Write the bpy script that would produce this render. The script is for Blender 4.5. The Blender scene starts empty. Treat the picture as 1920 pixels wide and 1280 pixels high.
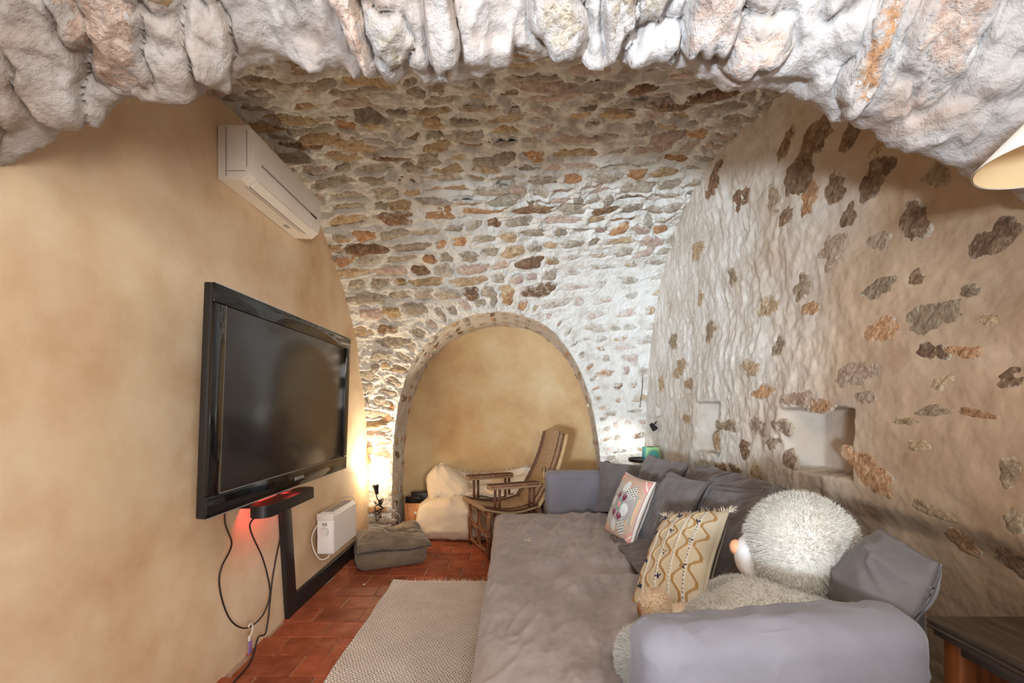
import bpy, bmesh, math, random
import numpy as np
from mathutils import Vector, Matrix

random.seed(7)
SC = bpy.context.scene
COL = SC.collection
PI = math.pi

# ------------------------------------------------------------------ camera
F = 853.33          # focal length in pixels of the 1920 x 1280 frame
CAMZ = 1.40
HY = 762.0          # pixel row of the horizon
cd = bpy.data.cameras.new('camera'); cam = bpy.data.objects.new('camera', cd)
COL.objects.link(cam)
cam.location = (0, 0, CAMZ); cam.rotation_euler = (PI/2, 0, 0)
cd.sensor_width = 36; cd.lens = 16.0; cd.shift_y = (HY-640)/1920.0
cd.clip_start = .02
SC.camera = cam

# ------------------------------------------------------------------ world, lights, exposure
w = bpy.data.worlds.new('world'); SC.world = w; w.use_nodes = True
w.node_tree.nodes['Background'].inputs[0].default_value = (.97, .97, 1.0, 1)
w.node_tree.nodes['Background'].inputs[1].default_value = 0.75

def light(name, typ, loc, target, energy, color, **kw):
    l = bpy.data.lights.new(name, typ); o = bpy.data.objects.new(name, l); COL.objects.link(o)
    o.location = loc
    if target is not None:
        o.rotation_euler = (Vector(target)-Vector(loc)).to_track_quat('-Z', 'Y').to_euler()
    l.energy = energy; l.color = color
    for k, v in kw.items(): setattr(l, k, v)
    return o
# daylight from the window of the front room, behind the camera and to its left
light('window_daylight', 'AREA', (-1.4, -3.2, .95), (1.22, 4.0, 2.25), 27, (.72, .85, 1.0), shape='RECTANGLE', size=.5, size_y=.5, spread=math.radians(33))
# added fill light for the left wall, from the right behind the camera
light('left_wall_fill', 'AREA', (1.6, -2.0, 1.6), (-1.5, 3.0, 1.5), 38, (1.0, .96, .92), shape='RECTANGLE', size=1.1, size_y=1.3, spread=math.radians(80))

# added overhead fill light to brighten the seat, rug and floor
light('overhead_fill', 'AREA', (.25, -.3, 2.85), (.25, 2.9, .3), 24, (1.0, .97, .93), shape='RECTANGLE', size=1.2, size_y=.7, spread=math.radians(120))

SC.view_settings.view_transform = 'Standard'
SC.view_settings.look = 'None'
SC.view_settings.gamma = 1
SC.view_settings.use_curve_mapping = False
SC.view_settings.exposure = 0.2

# ------------------------------------------------------------------ helpers
def at(px, py, Y):
    return np.array([(px-960)*Y/F, Y, CAMZ+(HY-py)*Y/F])

def srgb(r, g, b):
    f = lambda c: (c/12.92 if c <= .04045 else ((c+.055)/1.055)**2.4)
    return (f(r/255), f(g/255), f(b/255), 1)

def _h(ix, iy, iz, seed):
    n = (ix.astype(np.int64)*374761393 + iy.astype(np.int64)*668265263 + iz.astype(np.int64)*1274126177 + seed*974634777) & 0xffffffff
    n = ((n ^ (n >> 13))*1274126177) & 0xffffffff
    n = ((n ^ (n >> 16))*668265263) & 0xffffffff
    return ((n ^ (n >> 15)) & 0xffff)/32767.5-1
def vnoise(p, seed=0):
    i = np.floor(p).astype(np.int64); f = p-i; f = f*f*f*(f*(f*6-15)+10)
    r = 0
    for dx in (0, 1):
        wx = f[:, 0] if dx else 1-f[:, 0]
        for dy in (0, 1):
            wy = f[:, 1] if dy else 1-f[:, 1]
            for dz in (0, 1):
                wz = f[:, 2] if dz else 1-f[:, 2]
                r = r+wx*wy*wz*_h(i[:, 0]+dx, i[:, 1]+dy, i[:, 2]+dz, seed)
    return r
ROT = np.array([[.00, .80, .60], [-.80, .36, -.48], [-.60, -.48, .64]])
def fbm(p, freq=1, octv=4, seed=0, gain=.5):
    p = np.asarray(p, float)*freq; a = 1; s = 0; t = 0
    for o in range(octv):
        s = s+a*vnoise(p, seed+o*17); t += a; a *= gain; p = (p@ROT.T)*2.03+3.7
    return s/t
def ridged(p, freq=1, octv=3, seed=0):
    p = np.asarray(p, float)*freq; a = 1; s = 0; t = 0
    for o in range(octv):
        s = s+a*(1-2*np.abs(vnoise(p, seed+o*31))); t += a; a *= .5; p = (p@ROT.T)*2.1+1.3
    return s/t
def crease(p, freq=1, seed=0, sharp=7):
    """narrow folds, 0..1"""
    p = np.asarray(p, float)*freq; w = p+.35*np.stack([vnoise(p*1.7, seed+3), vnoise(p*1.7, seed+5), 0*p[:, 0]], 1)
    return (1-np.abs(vnoise(w, seed)))**sharp+.6*(1-np.abs(vnoise(w@ROT.T*1.9+4, seed+11)))**sharp
def p3(x, y, z=0):
    x = np.asarray(x, float).ravel(); y = np.asarray(y, float).ravel(); z = np.zeros_like(x)+np.asarray(z, float).ravel()
    return np.stack([x, y, z], 1)
def sst(a, b, x):
    t = np.clip((np.asarray(x, float)-a)/(b-a), 0, 1); return t*t*(3-2*t)

def wloc(o):
    v = Vector((0, 0, 0))
    while o is not None: v = v+o.location; o = o.parent
    return np.array(v)
def mesh(name, verts, faces, smooth=True):
    m = bpy.data.meshes.new(name)
    V = np.asarray(verts, dtype=np.float32)
    if isinstance(faces, np.ndarray):
        k = faces.shape[1]; n = faces.shape[0]
        m.vertices.add(len(V)); m.vertices.foreach_set('co', V.ravel())
        m.loops.add(n*k); m.loops.foreach_set('vertex_index', faces.astype(np.int32).ravel())
        m.polygons.add(n); m.polygons.foreach_set('loop_start', np.arange(0, n*k, k, dtype=np.int32))
        m.update(calc_edges=True); m.validate()
    else:
        m.from_pydata(V.tolist(), [], faces)
    if smooth: m.polygons.foreach_set('use_smooth', [True]*len(m.polygons))
    m.update()
    return m
def link(name, m, mat, parent=None, loc=None):
    o = bpy.data.objects.new(name, m); COL.objects.link(o)
    if mat is not None and len(m.materials) == 0: m.materials.append(mat)
    if parent is not None: o.parent = parent
    if loc is not None: o.location = loc
    return o
def tag(o, label, cat, group=None, kind=None):
    if label: o['label'] = label
    if cat: o['category'] = cat
    if group: o['group'] = group
    if kind: o['kind'] = kind
    return o
def thing(name, label, cat, loc=(0, 0, 0), rotz=0, group=None):
    o = bpy.data.objects.new(name, None); COL.objects.link(o); o.empty_display_size = .05
    o.location = loc; o.rotation_euler = (0, 0, rotz)
    return tag(o, label, cat, group)
def wobj(name, verts, faces, mat, parent=None, smooth=True, origin=None):
    """object from world-space vertices; under an unrotated parent or at its own origin"""
    V = np.asarray(verts, float)
    if origin is None: origin = np.array([V[:, 0].mean(), V[:, 1].mean(), V[:, 2].min()]) if parent is None else wloc(parent)
    origin = np.asarray(origin, float)
    o = link(name, mesh(name, V-origin, faces, smooth), mat, parent)
    o.location = origin-(wloc(parent) if parent is not None else 0)
    return o
def gridf(nu, nv, wrapu=False, wrapv=False):
    iu = np.arange(nu if wrapu else nu-1); iv = np.arange(nv if wrapv else nv-1)
    a, b = np.meshgrid(iu, iv, indexing='ij'); a = a.ravel(); b = b.ravel(); a1 = (a+1) % nu; b1 = (b+1) % nv
    return np.stack([a*nv+b, a1*nv+b, a1*nv+b1, a*nv+b1], 1)

class MB:
    def __init__(s): s.v = []; s.f = []; s.n = 0
    def add(s, V, Fs):
        s.v.append(np.asarray(V, float)); s.f += [tuple(int(i)+s.n for i in f) for f in Fs]; s.n += len(V); return s
    def box(s, c, size, bev=0, seg=2, M=None):
        bm = bmesh.new(); bmesh.ops.create_cube(bm, size=1)
        bmesh.ops.scale(bm, vec=size, verts=bm.verts)
        if bev: bmesh.ops.bevel(bm, geom=bm.edges[:], offset=bev, segments=seg, profile=.5, affect='EDGES')
        bm.verts.index_update()
        V = np.array([v.co[:] for v in bm.verts]); Fs = [[v.index for v in f.verts] for f in bm.faces]; bm.free()
        if M is not None: V = V@np.array(M.to_3x3()).T
        return s.add(V+np.asarray(c, float), Fs)
    def bar(s, a, b, wdt, hgt, bev=0, up=(0, 0, 1)):
        a = Vector(a); b = Vector(b); d = (b-a); L = d.length; d.normalize(); u = Vector(up)
        x = d.cross(u).normalized(); u = x.cross(d)
        M = Matrix((x, d, u)).transposed()
        return s.box(np.array((a+b)/2), (wdt, L, hgt), bev, 2, M)
    def tube(s, pts, r, n=8, closed=False, caps=True):
        P = [Vector(p) for p in pts]; k = len(P); V = []; Fs = []; prev = None
        rr = r if hasattr(r, '__len__') else [r]*k
        for i, p in enumerate(P):
            if closed: t = P[(i+1) % k]-P[i-1]
            else: t = P[min(i+1, k-1)]-P[max(i-1, 0)]
            t.normalize()
            if prev is None:
                q = Vector((0, 0, 1)) if abs(t.z) < .9 else Vector((1, 0, 0)); nx = t.cross(q).normalized()
            else:
                nx = (prev-t*prev.dot(t)); nx = nx.normalized() if nx.length > 1e-6 else t.orthogonal().normalized()
            prev = nx; ny = t.cross(nx)
            for j in range(n):
                a = 2*PI*j/n; V.append(p+nx*(math.cos(a)*rr[i])+ny*(math.sin(a)*rr[i]))
        for i in range(k if closed else k-1):
            for j in range(n):
                Fs.append((i*n+j, i*n+(j+1) % n, ((i+1) % k)*n+(j+1) % n, ((i+1) % k)*n+j))
        if caps and not closed:
            Fs.append(tuple(range(n))[::-1]); Fs.append(tuple((k-1)*n+j for j in range(n)))
        return s.add([v[:] for v in V], Fs)
    def lathe(s, prof, c=(0, 0, 0), n=24, M=None):
        k = len(prof); V = []; Fs = []
        for r, z in prof:
            for j in range(n): V.append((r*math.cos(2*PI*j/n), r*math.sin(2*PI*j/n), z))
        for i in range(k-1):
            for j in range(n): Fs.append((i*n+j, i*n+(j+1) % n, (i+1)*n+(j+1) % n, (i+1)*n+j))
        V = np.array(V)
        if M is not None: V = V@np.array(M.to_3x3()).T
        return s.add(V+np.asarray(c, float), Fs)
    def prism(s, poly, axis, a, b):
        """polygon in the two other axes, extruded along axis ('x','y','z') from a to b"""
        k = len(poly); V = []
        for t in (a, b):
            for p, q in poly: V.append({'x': (t, p, q), 'y': (p, t, q), 'z': (p, q, t)}[axis])
        Fs = [tuple(range(k)), tuple(range(2*k-1, k-1, -1))]+[(i, i+k, (i+1) % k+k, (i+1) % k) for i in range(k)]
        return s.add(V, Fs)
    def world(s, name, mat, parent=None, smooth=True, origin=None):
        return wobj(name, np.concatenate(s.v), s.f, mat, parent, smooth, origin)
    def local(s, name, mat, parent=None, smooth=True):
        return link(name, mesh(name, np.concatenate(s.v), s.f, smooth), mat, parent)

def auto(o, ang=35):
    m = o.data; bm = bmesh.new(); bm.from_mesh(m); bmesh.ops.recalc_face_normals(bm, faces=bm.faces[:])
    for e in bm.edges:
        if len(e.link_faces) == 2 and e.calc_face_angle(0) > math.radians(ang): e.smooth = False
    bm.to_mesh(m); bm.free(); return o
def spline(pts, n=10, closed=False):
    P = [np.asarray(p, float) for p in pts]; out = []; k = len(P)
    for i in range(k if closed else k-1):
        g = lambda j: P[j % k] if closed else P[min(max(j, 0), k-1)]
        a, b, c, d = g(i-1), g(i), g(i+1), g(i+2)
        for t in np.linspace(0, 1, n, endpoint=False):
            out.append(.5*((2*b)+(-a+c)*t+(2*a-5*b+4*c-d)*t*t+(-a+3*b-3*c+d)*t**3))
    if not closed: out.append(P[-1])
    return out
def frame(c, x, y):
    x = Vector(x).normalized(); y = Vector(y); y = (y-x*y.dot(x)).normalized(); z = x.cross(y)
    M = Matrix((x, y, z)).transposed().to_4x4(); M.translation = Vector(c); return M
def xf(V, M):
    A = np.array(M); return np.asarray(V)@A[:3, :3].T+A[:3, 3]

# ------------------------------------------------------------------ materials
def pmat(name, cols, scale=6, detail=6, rough=.8, bump=0, bscale=60, dist=.3, rand=0, metal=0, spec=.5, bdist=.004, stretch=None, sheen=0, rnoise=0, ndist=0):
    """noise-ramped colour with a fine bump; rand: hue per object"""
    m = bpy.data.materials.new(name); m.use_nodes = True; nt = m.node_tree; N = nt.nodes; L = nt.links
    b = N['Principled BSDF']; b.inputs['Roughness'].default_value = rough; b.inputs['Metallic'].default_value = metal
    b.inputs['Specular IOR Level'].default_value = spec
    if sheen: b.inputs['Sheen Weight'].default_value = sheen
    tc = N.new('ShaderNodeTexCoord'); src = tc.outputs['Object']
    if stretch:
        mp = N.new('ShaderNodeMapping'); mp.inputs['Scale'].default_value = stretch; L.new(src, mp.inputs[0]); src = mp.outputs[0]
    if len(cols) > 1:
        n = N.new('ShaderNodeTexNoise'); n.inputs['Scale'].default_value = scale; n.inputs['Detail'].default_value = detail; n.inputs['Roughness'].default_value = .62
        n.inputs['Distortion'].default_value = ndist
        L.new(src, n.inputs['Vector'])
        if rand:
            n.noise_dimensions = '4D'; oi = N.new('ShaderNodeObjectInfo'); mu = N.new('ShaderNodeMath'); mu.operation = 'MULTIPLY'; mu.inputs[1].default_value = 91
            L.new(oi.outputs['Random'], mu.inputs[0]); L.new(mu.outputs[0], n.inputs['W'])
        r = N.new('ShaderNodeValToRGB'); L.new(n.outputs['Fac'], r.inputs['Fac'])
        els = r.color_ramp.elements
        while len(els) < len(cols): els.new(.5)
        for e, (p, c) in zip(els, cols): e.position = p; e.color = c
        out = r.outputs['Color']
        if rand:
            hs = N.new('ShaderNodeHueSaturation'); mr = N.new('ShaderNodeMapRange'); mr.inputs['To Min'].default_value = 1-rand; mr.inputs['To Max'].default_value = 1+rand
            L.new(oi.outputs['Random'], mr.inputs['Value']); L.new(mr.outputs[0], hs.inputs['Value']); L.new(out, hs.inputs['Color']); out = hs.outputs['Color']
        L.new(out, b.inputs['Base Color'])
    else:
        b.inputs['Base Color'].default_value = cols[0][1]
    if bump:
        bn = N.new('ShaderNodeTexNoise'); bn.inputs['Scale'].default_value = bscale; bn.inputs['Detail'].default_value = 8; bn.inputs['Roughness'].default_value = .6
        L.new(src, bn.inputs['Vector'])
        bp = N.new('ShaderNodeBump'); bp.inputs['Strength'].default_value = bump; bp.inputs['Distance'].default_value = bdist
        L.new(bn.outputs['Fac'], bp.inputs['Height']); L.new(bp.outputs['Normal'], b.inputs['Normal'])
    return m
def flat(name, c, rough=.5, metal=0, spec=.5, **kw): return pmat(name, [(0, c)], rough=rough, metal=metal, spec=spec, **kw)
def emis(name, c, s):
    m = bpy.data.materials.new(name); m.use_nodes = True; b = m.node_tree.nodes['Principled BSDF']
    b.inputs['Base Color'].default_value = c; b.inputs['Emission Color'].default_value = c; b.inputs['Emission Strength'].default_value = s; return m
def vcol(name, rough=.85, bump=.3, bscale=400):
    m = pmat(name, [(0, (1, 1, 1, 1))], rough=rough, bump=bump, bscale=bscale, bdist=.001); N = m.node_tree.nodes
    a = N.new('ShaderNodeAttribute'); a.attribute_name = 'print'; m.node_tree.links.new(a.outputs['Color'], N['Principled BSDF'].inputs['Base Color']); return m

M = {}
M['plaster'] = pmat('ochre_plaster', [(.30, srgb(198, 160, 122)), (.5, srgb(217, 189, 154)), (.70, srgb(230, 210, 180))], scale=1.7, detail=10, rough=.75, bump=.25, bscale=14, bdist=.004, ndist=.12)
M['infill'] = pmat('ochre_plaster_infill', [(.30, srgb(182, 144, 100)), (.5, srgb(198, 166, 120)), (.72, srgb(208, 188, 148))], scale=2.0, detail=10, rough=.8, bump=.25, bscale=14, bdist=.004, ndist=.12)
M['mortar'] = pmat('lime_mortar', [(.30, srgb(190, 181, 166)), (.48, srgb(217, 212, 201)), (.7, srgb(229, 226, 219))], scale=9, detail=9, rough=.92, bump=1.0, bscale=36, bdist=.020)
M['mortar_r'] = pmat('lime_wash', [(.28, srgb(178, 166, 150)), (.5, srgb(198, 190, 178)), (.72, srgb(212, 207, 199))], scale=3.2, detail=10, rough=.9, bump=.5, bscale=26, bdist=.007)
def finish_and_daylight(m, near, y0, y1):  # tan render near, pale wash far; daylight on the far half is painted in
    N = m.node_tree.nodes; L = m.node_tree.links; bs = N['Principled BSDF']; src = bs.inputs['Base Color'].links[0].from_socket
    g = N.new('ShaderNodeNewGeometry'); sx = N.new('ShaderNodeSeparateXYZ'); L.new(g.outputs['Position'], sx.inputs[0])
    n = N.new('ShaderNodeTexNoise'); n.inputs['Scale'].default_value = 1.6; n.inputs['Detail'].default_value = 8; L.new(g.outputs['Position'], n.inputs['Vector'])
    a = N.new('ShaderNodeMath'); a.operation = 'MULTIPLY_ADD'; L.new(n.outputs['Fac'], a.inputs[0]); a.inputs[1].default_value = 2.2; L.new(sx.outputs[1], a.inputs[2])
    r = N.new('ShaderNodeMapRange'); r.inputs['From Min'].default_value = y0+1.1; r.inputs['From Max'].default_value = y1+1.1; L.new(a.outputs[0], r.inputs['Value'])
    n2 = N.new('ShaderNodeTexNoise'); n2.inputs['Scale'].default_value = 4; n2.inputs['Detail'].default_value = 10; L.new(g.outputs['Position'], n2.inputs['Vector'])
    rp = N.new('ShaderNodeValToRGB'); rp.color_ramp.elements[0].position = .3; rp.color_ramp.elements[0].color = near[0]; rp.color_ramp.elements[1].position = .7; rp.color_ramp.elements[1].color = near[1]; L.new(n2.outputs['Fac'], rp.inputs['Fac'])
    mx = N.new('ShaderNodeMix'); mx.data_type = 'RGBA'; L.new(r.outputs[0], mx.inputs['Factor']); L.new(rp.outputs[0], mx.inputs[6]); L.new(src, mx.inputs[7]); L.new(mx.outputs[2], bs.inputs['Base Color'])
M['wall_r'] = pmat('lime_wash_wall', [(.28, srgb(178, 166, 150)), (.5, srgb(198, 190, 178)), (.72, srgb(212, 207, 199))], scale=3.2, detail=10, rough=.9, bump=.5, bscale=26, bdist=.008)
finish_and_daylight(M['wall_r'], (srgb(158, 128, 100), srgb(186, 160, 132)), 1.9, 3.1)
M['arch'] = pmat('whitewashed_rock', [(.26, srgb(128, 96, 76)), (.38, srgb(158, 141, 128)), (.52, srgb(174, 167, 162)), (.75, srgb(186, 182, 179))], scale=3.2, detail=10, rough=.9, bump=1.0, bscale=24, bdist=.016)
def stonemat(name, a, b, c, wash, wcol):
    """limestone with lime smears; the smears close in towards the rim, where mortar laps over the stone"""
    m = pmat(name, [(.30, a), (.5, b), (.70, c)], scale=24, detail=10, rough=.9, bump=1.0, bscale=38, bdist=.024, rand=.16, ndist=1.0)
    N = m.node_tree.nodes; L = m.node_tree.links; bs = N['Principled BSDF']; src = bs.inputs['Base Color'].links[0].from_socket
    tc = N.new('ShaderNodeTexCoord'); oi = N.new('ShaderNodeObjectInfo'); ad = N.new('ShaderNodeVectorMath'); ad.operation = 'ADD'
    L.new(tc.outputs['Object'], ad.inputs[0]); L.new(oi.outputs['Location'], ad.inputs[1])
    n = N.new('ShaderNodeTexNoise'); n.inputs['Scale'].default_value = 20; n.inputs['Detail'].default_value = 10; n.inputs['Roughness'].default_value = .72; L.new(ad.outputs[0], n.inputs['Vector'])
    at_ = N.new('ShaderNodeAttribute'); at_.attribute_name = 'rim'
    pw = N.new('ShaderNodeMath'); pw.operation = 'POWER'; L.new(at_.outputs['Fac'], pw.inputs[0]); pw.inputs[1].default_value = 3.0
    ml = N.new('ShaderNodeMath'); ml.operation = 'MULTIPLY_ADD'; L.new(pw.outputs[0], ml.inputs[0]); ml.inputs[1].default_value = .20 if not name.startswith('limestone_r') else .30; L.new(n.outputs['Fac'], ml.inputs[2])
    r = N.new('ShaderNodeMapRange'); c0 = .80-.36*wash; r.inputs['From Min'].default_value = c0-.06; r.inputs['From Max'].default_value = c0+.08; L.new(ml.outputs[0], r.inputs['Value'])
    mx = N.new('ShaderNodeMix'); mx.data_type = 'RGBA'; L.new(r.outputs[0], mx.inputs['Factor']); L.new(src, mx.inputs[6]); mx.inputs[7].default_value = wcol; L.new(mx.outputs[2], bs.inputs['Base Color'])
    return m
STC = {'grey': (srgb(118, 104, 86), srgb(168, 155, 136), srgb(198, 188, 171)), 'tan': (srgb(122, 96, 66), srgb(180, 152, 116), srgb(206, 186, 154)), 'orange': (srgb(122, 82, 50), srgb(182, 136, 96), srgb(208, 176, 140)),
       'brown': (srgb(78, 56, 40), srgb(130, 100, 74), srgb(172, 146, 116)), 'pink': (srgb(146, 118, 102), srgb(190, 166, 150), srgb(214, 200, 188))}
STR = dict(STC); STR['grey'] = (srgb(112, 92, 70), srgb(150, 128, 102), srgb(180, 160, 134)); STR['pink'] = (srgb(128, 100, 80), srgb(162, 136, 114), srgb(190, 168, 148))
ST = {}
for k in STC:
    for site, wcol in (('', srgb(208, 201, 190)), ('r', srgb(196, 180, 158)), ('a', srgb(176, 169, 164))):
        for q, wsh in (('', .2), ('_w', .5), ('_ww', .75)): ST[site+k+q] = stonemat('limestone_'+site+k+q, *((STR if site == 'r' else STC)[k]), wsh, wcol)
M['tile'] = pmat('terracotta', [(.25, srgb(122, 60, 40)), (.5, srgb(154, 82, 55)), (.75, srgb(180, 108, 78))], scale=9, detail=7, rough=.5, bump=.25, bscale=30, bdist=.003, rand=.22, spec=.15)
M['grout'] = pmat('grout', [(.3, srgb(150, 120, 100)), (.7, srgb(192, 164, 140))], scale=14, rough=.95, bump=.4)
M['black'] = flat('black_paint', srgb(34, 32, 32), .45)
M['blackplastic'] = flat('black_plastic', srgb(22, 21, 22), .4)
M['gloss'] = flat('gloss_black', srgb(12, 12, 13), .06, spec=.6)
M['screen'] = flat('tv_glass', srgb(38, 34, 32), .16, spec=.7)
M['silver'] = flat('silver', srgb(190, 188, 184), .3, .6)
M['whiteplastic'] = pmat('white_plastic', [(.3, srgb(216, 206, 194)), (.7, srgb(228, 220, 210))], scale=3, rough=.4)
M['whitemetal'] = flat('white_enamel', srgb(232, 228, 224), .35)
M['greyplastic'] = flat('grey_plastic', srgb(150, 142, 134), .5)
M['cable'] = flat('black_cable', srgb(30, 24, 22), .5)
M['whitecable'] = flat('white_cable', srgb(226, 216, 204), .5)
M['sofa'] = pmat('sofa_linen', [(.28, srgb(134, 120, 114)), (.5, srgb(153, 139, 133)), (.74, srgb(168, 154, 147))], scale=5, detail=8, rough=.92, bump=.35, bscale=500, bdist=.0012, sheen=.25, stretch=(1, 1, 1))
M['armcloth'] = pmat('armrest_cover', [(.3, srgb(108, 104, 110)), (.7, srgb(124, 120, 126))], scale=4, detail=7, rough=.9, bump=.3, bscale=500, bdist=.001, sheen=.2)
M['pillow'] = pmat('charcoal_cotton', [(.3, srgb(90, 83, 82)), (.7, srgb(110, 102, 100))], scale=5, rough=.92, bump=.3, bscale=500, bdist=.001, sheen=.2)
M['throw'] = pmat('brown_throw', [(.3, srgb(84, 72, 68)), (.7, srgb(104, 91, 86))], scale=5, rough=.95, bump=.3, bscale=400, bdist=.001, sheen=.2)
M['bean'] = pmat('cream_cotton', [(.3, srgb(214, 196, 168)), (.7, srgb(228, 212, 188))], scale=4, rough=.9, bump=.3, bscale=300, bdist=.001)
M['blanket'] = pmat('ivory_blanket', [(.3, srgb(216, 204, 188)), (.7, srgb(232, 222, 208))], scale=6, rough=.95, bump=.6, bscale=160, bdist=.003)
M['petbed'] = pmat('taupe_corduroy', [(.3, srgb(98, 84, 68)), (.7, srgb(126, 110, 92))], scale=7, rough=.95, bump=.5, bscale=180, bdist=.003, sheen=.3)
M['fur'] = pmat('white_fur', [(.3, srgb(188, 181, 168)), (.7, srgb(207, 203, 195))], scale=8, rough=.9, sheen=.3)
M['furtan'] = pmat('tan_fur', [(.3, srgb(206, 178, 146)), (.7, srgb(226, 204, 176))], scale=8, rough=.9)
M['plush'] = pmat('white_plush', [(.3, srgb(232, 230, 230)), (.7, srgb(242, 240, 240))], scale=8, rough=.85)
M['nose'] = flat('peach_felt', srgb(226, 166, 124), .8)
M['pad'] = flat('brown_suede', srgb(148, 98, 60), .8)
M['rattan'] = pmat('rattan_cane', [(.3, srgb(96, 58, 38)), (.5, srgb(134, 86, 58)), (.75, srgb(170, 122, 86))], scale=22, rough=.5, bump=.3, bscale=120)
M['darkrattan'] = pmat('dark_rattan', [(.3, srgb(72, 42, 28)), (.7, srgb(108, 66, 44))], scale=30, rough=.5)
M['bamboo'] = pmat('bamboo', [(.3, srgb(170, 138, 92)), (.7, srgb(206, 176, 128))], scale=15, rough=.5)
M['pine'] = pmat('pine_wood', [(.3, srgb(178, 110, 62)), (.5, srgb(204, 138, 86)), (.75, srgb(220, 160, 108))], scale=5, detail=5, rough=.5, stretch=(9, 9, 1), bump=.1, bscale=20, ndist=1)
M['darkwood'] = pmat('dark_walnut', [(.3, srgb(40, 31, 24)), (.5, srgb(58, 46, 36)), (.75, srgb(76, 62, 50))], scale=5, rough=.42, stretch=(12, 1, 12), bump=.15, bscale=20)
M['redwood'] = pmat('red_brown_wood', [(.3, srgb(96, 50, 22)), (.7, srgb(134, 76, 38))], scale=6, rough=.4, stretch=(9, 9, 1))
M['shade'] = flat('cream_shade', srgb(236, 230, 220), .8)
M['shadein'] = flat('shade_lining', srgb(232, 200, 150), .8)
M['teal'] = flat('teal_card', srgb(96, 190, 190), .6)
M['green'] = flat('green_card', srgb(150, 200, 140), .6)
M['purple'] = flat('purple_plastic', srgb(150, 120, 176), .4)
M['thread'] = flat('cream_thread', srgb(226, 214, 194), .9)
M['tuft'] = flat('navy_tuft', srgb(44, 46, 66), .9)
M['paper'] = flat('white_paper', srgb(235, 230, 225), .8)
M['red_led'] = emis('red_led', (1, .06, .05, 1), 12)
M['bulb'] = emis('warm_bulb', (1, .78, .5, 1), 60)
M['coolbulb'] = emis('cool_bulb', (.9, .95, 1, 1), 30)

# woven pattern: concentric diamonds (rug) and fine weave (rattan panels)
def diamond_mat(name, ca, cb, kx, ky, rings, thr, rough=.95):
    m = bpy.data.materials.new(name); m.use_nodes = True; nt = m.node_tree; N = nt.nodes; L = nt.links; b = N['Principled BSDF']; b.inputs['Roughness'].default_value = rough
    tc = N.new('ShaderNodeTexCoord'); sx = N.new('ShaderNodeSeparateXYZ')
    nz = N.new('ShaderNodeTexNoise'); nz.inputs['Scale'].default_value = 40; nz.inputs['Detail'].default_value = 3
    mx = N.new('ShaderNodeMix'); mx.data_type = 'VECTOR'; mx.inputs['Factor'].default_value = .012
    L.new(tc.outputs['Object'], nz.inputs['Vector']); L.new(tc.outputs['Object'], mx.inputs[4]); L.new(nz.outputs['Color'], mx.inputs[5]); L.new(mx.outputs[1], sx.inputs[0])
    def mth(op, a, bv):
        n = N.new('ShaderNodeMath'); n.operation = op
        for i, v in enumerate((a, bv)):
            if v is None: continue
            if isinstance(v, (int, float)): n.inputs[i].default_value = v
            else: L.new(v, n.inputs[i])
        return n.outputs[0]
    def tri(o, k): return mth('ABSOLUTE', mth('SUBTRACT', mth('FRACT', mth('MULTIPLY', o, k), None), .5), None)
    d = mth('ADD', tri(sx.outputs[0], kx), tri(sx.outputs[1], ky))
    fr = mth('FRACT', mth('MULTIPLY', d, rings), None)
    st = mth('GREATER_THAN', fr, thr)
    n2 = N.new('ShaderNodeTexNoise'); n2.inputs['Scale'].default_value = 5; L.new(tc.outputs['Object'], n2.inputs['Vector'])
    mc = N.new('ShaderNodeMix'); mc.data_type = 'RGBA'; L.new(st, mc.inputs['Factor']); mc.inputs[6].default_value = ca; mc.inputs[7].default_value = cb
    hs = N.new('ShaderNodeHueSaturation'); mr = N.new('ShaderNodeMapRange'); mr.inputs['To Min'].default_value = .8; mr.inputs['To Max'].default_value = 1.2
    L.new(n2.outputs['Fac'], mr.inputs['Value']); L.new(mr.outputs[0], hs.inputs['Value']); L.new(mc.outputs[2], hs.inputs['Color']); L.new(hs.outputs[0], b.inputs['Base Color'])
    bp = N.new('ShaderNodeBump'); bp.inputs['Strength'].default_value = .5; bp.inputs['Distance'].default_value = .003; L.new(st, bp.inputs['Height']); bp.invert = True; L.new(bp.outputs[0], b.inputs['Normal'])
    return m
M['rug'] = diamond_mat('woven_rug', srgb(236, 226, 216), srgb(122, 110, 104), 30, 30, 2.0, .64)
M['weave'] = pmat('cane_weave', [(.34, srgb(104, 78, 54)), (.5, srgb(160, 132, 100)), (.66, srgb(196, 172, 138))], scale=150, detail=3, rough=.7, bump=.8, bscale=150, bdist=.003)

# ------------------------------------------------------------------ surfaces of the room
XL = -1.5
def XR(Y): return 1.72-.047*np.asarray(Y, float)

LP = np.array([(4.78, -.05), (4.77, .6), (4.70, 1.2), (4.54, 1.72), (4.40, 2.03), (4.22, 2.25), (4.0, 2.50), (3.66, 2.78), (3.42, 2.93), (3.1, 3.03), (2.7, 3.05), (2.3, 3.0), (1.9, 2.92), (1.45, 2.82)])
RP = np.array([(5.08, -.05), (5.07, 1.0), (5.02, 1.763), (4.95, 2.1), (4.72, 2.52), (4.445, 2.87), (3.965, 3.11), (3.49, 3.215), (3.0, 3.235), (2.53, 3.19), (2.0, 3.10), (1.45, 2.98)])
def resample(P, n=500):
    d = np.r_[0, np.cumsum(np.hypot(*np.diff(P, axis=0).T))]; t = np.linspace(0, d[-1], n)
    Q = np.stack([np.interp(t, d, P[:, 0]), np.interp(t, d, P[:, 1])], 1)
    k = np.ones(25)/25; E = np.pad(Q, ((12, 12), (0, 0)), mode='reflect', reflect_type='odd')
    return np.stack([np.convolve(E[:, i], k, 'valid') for i in (0, 1)], 1), d[-1]
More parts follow.
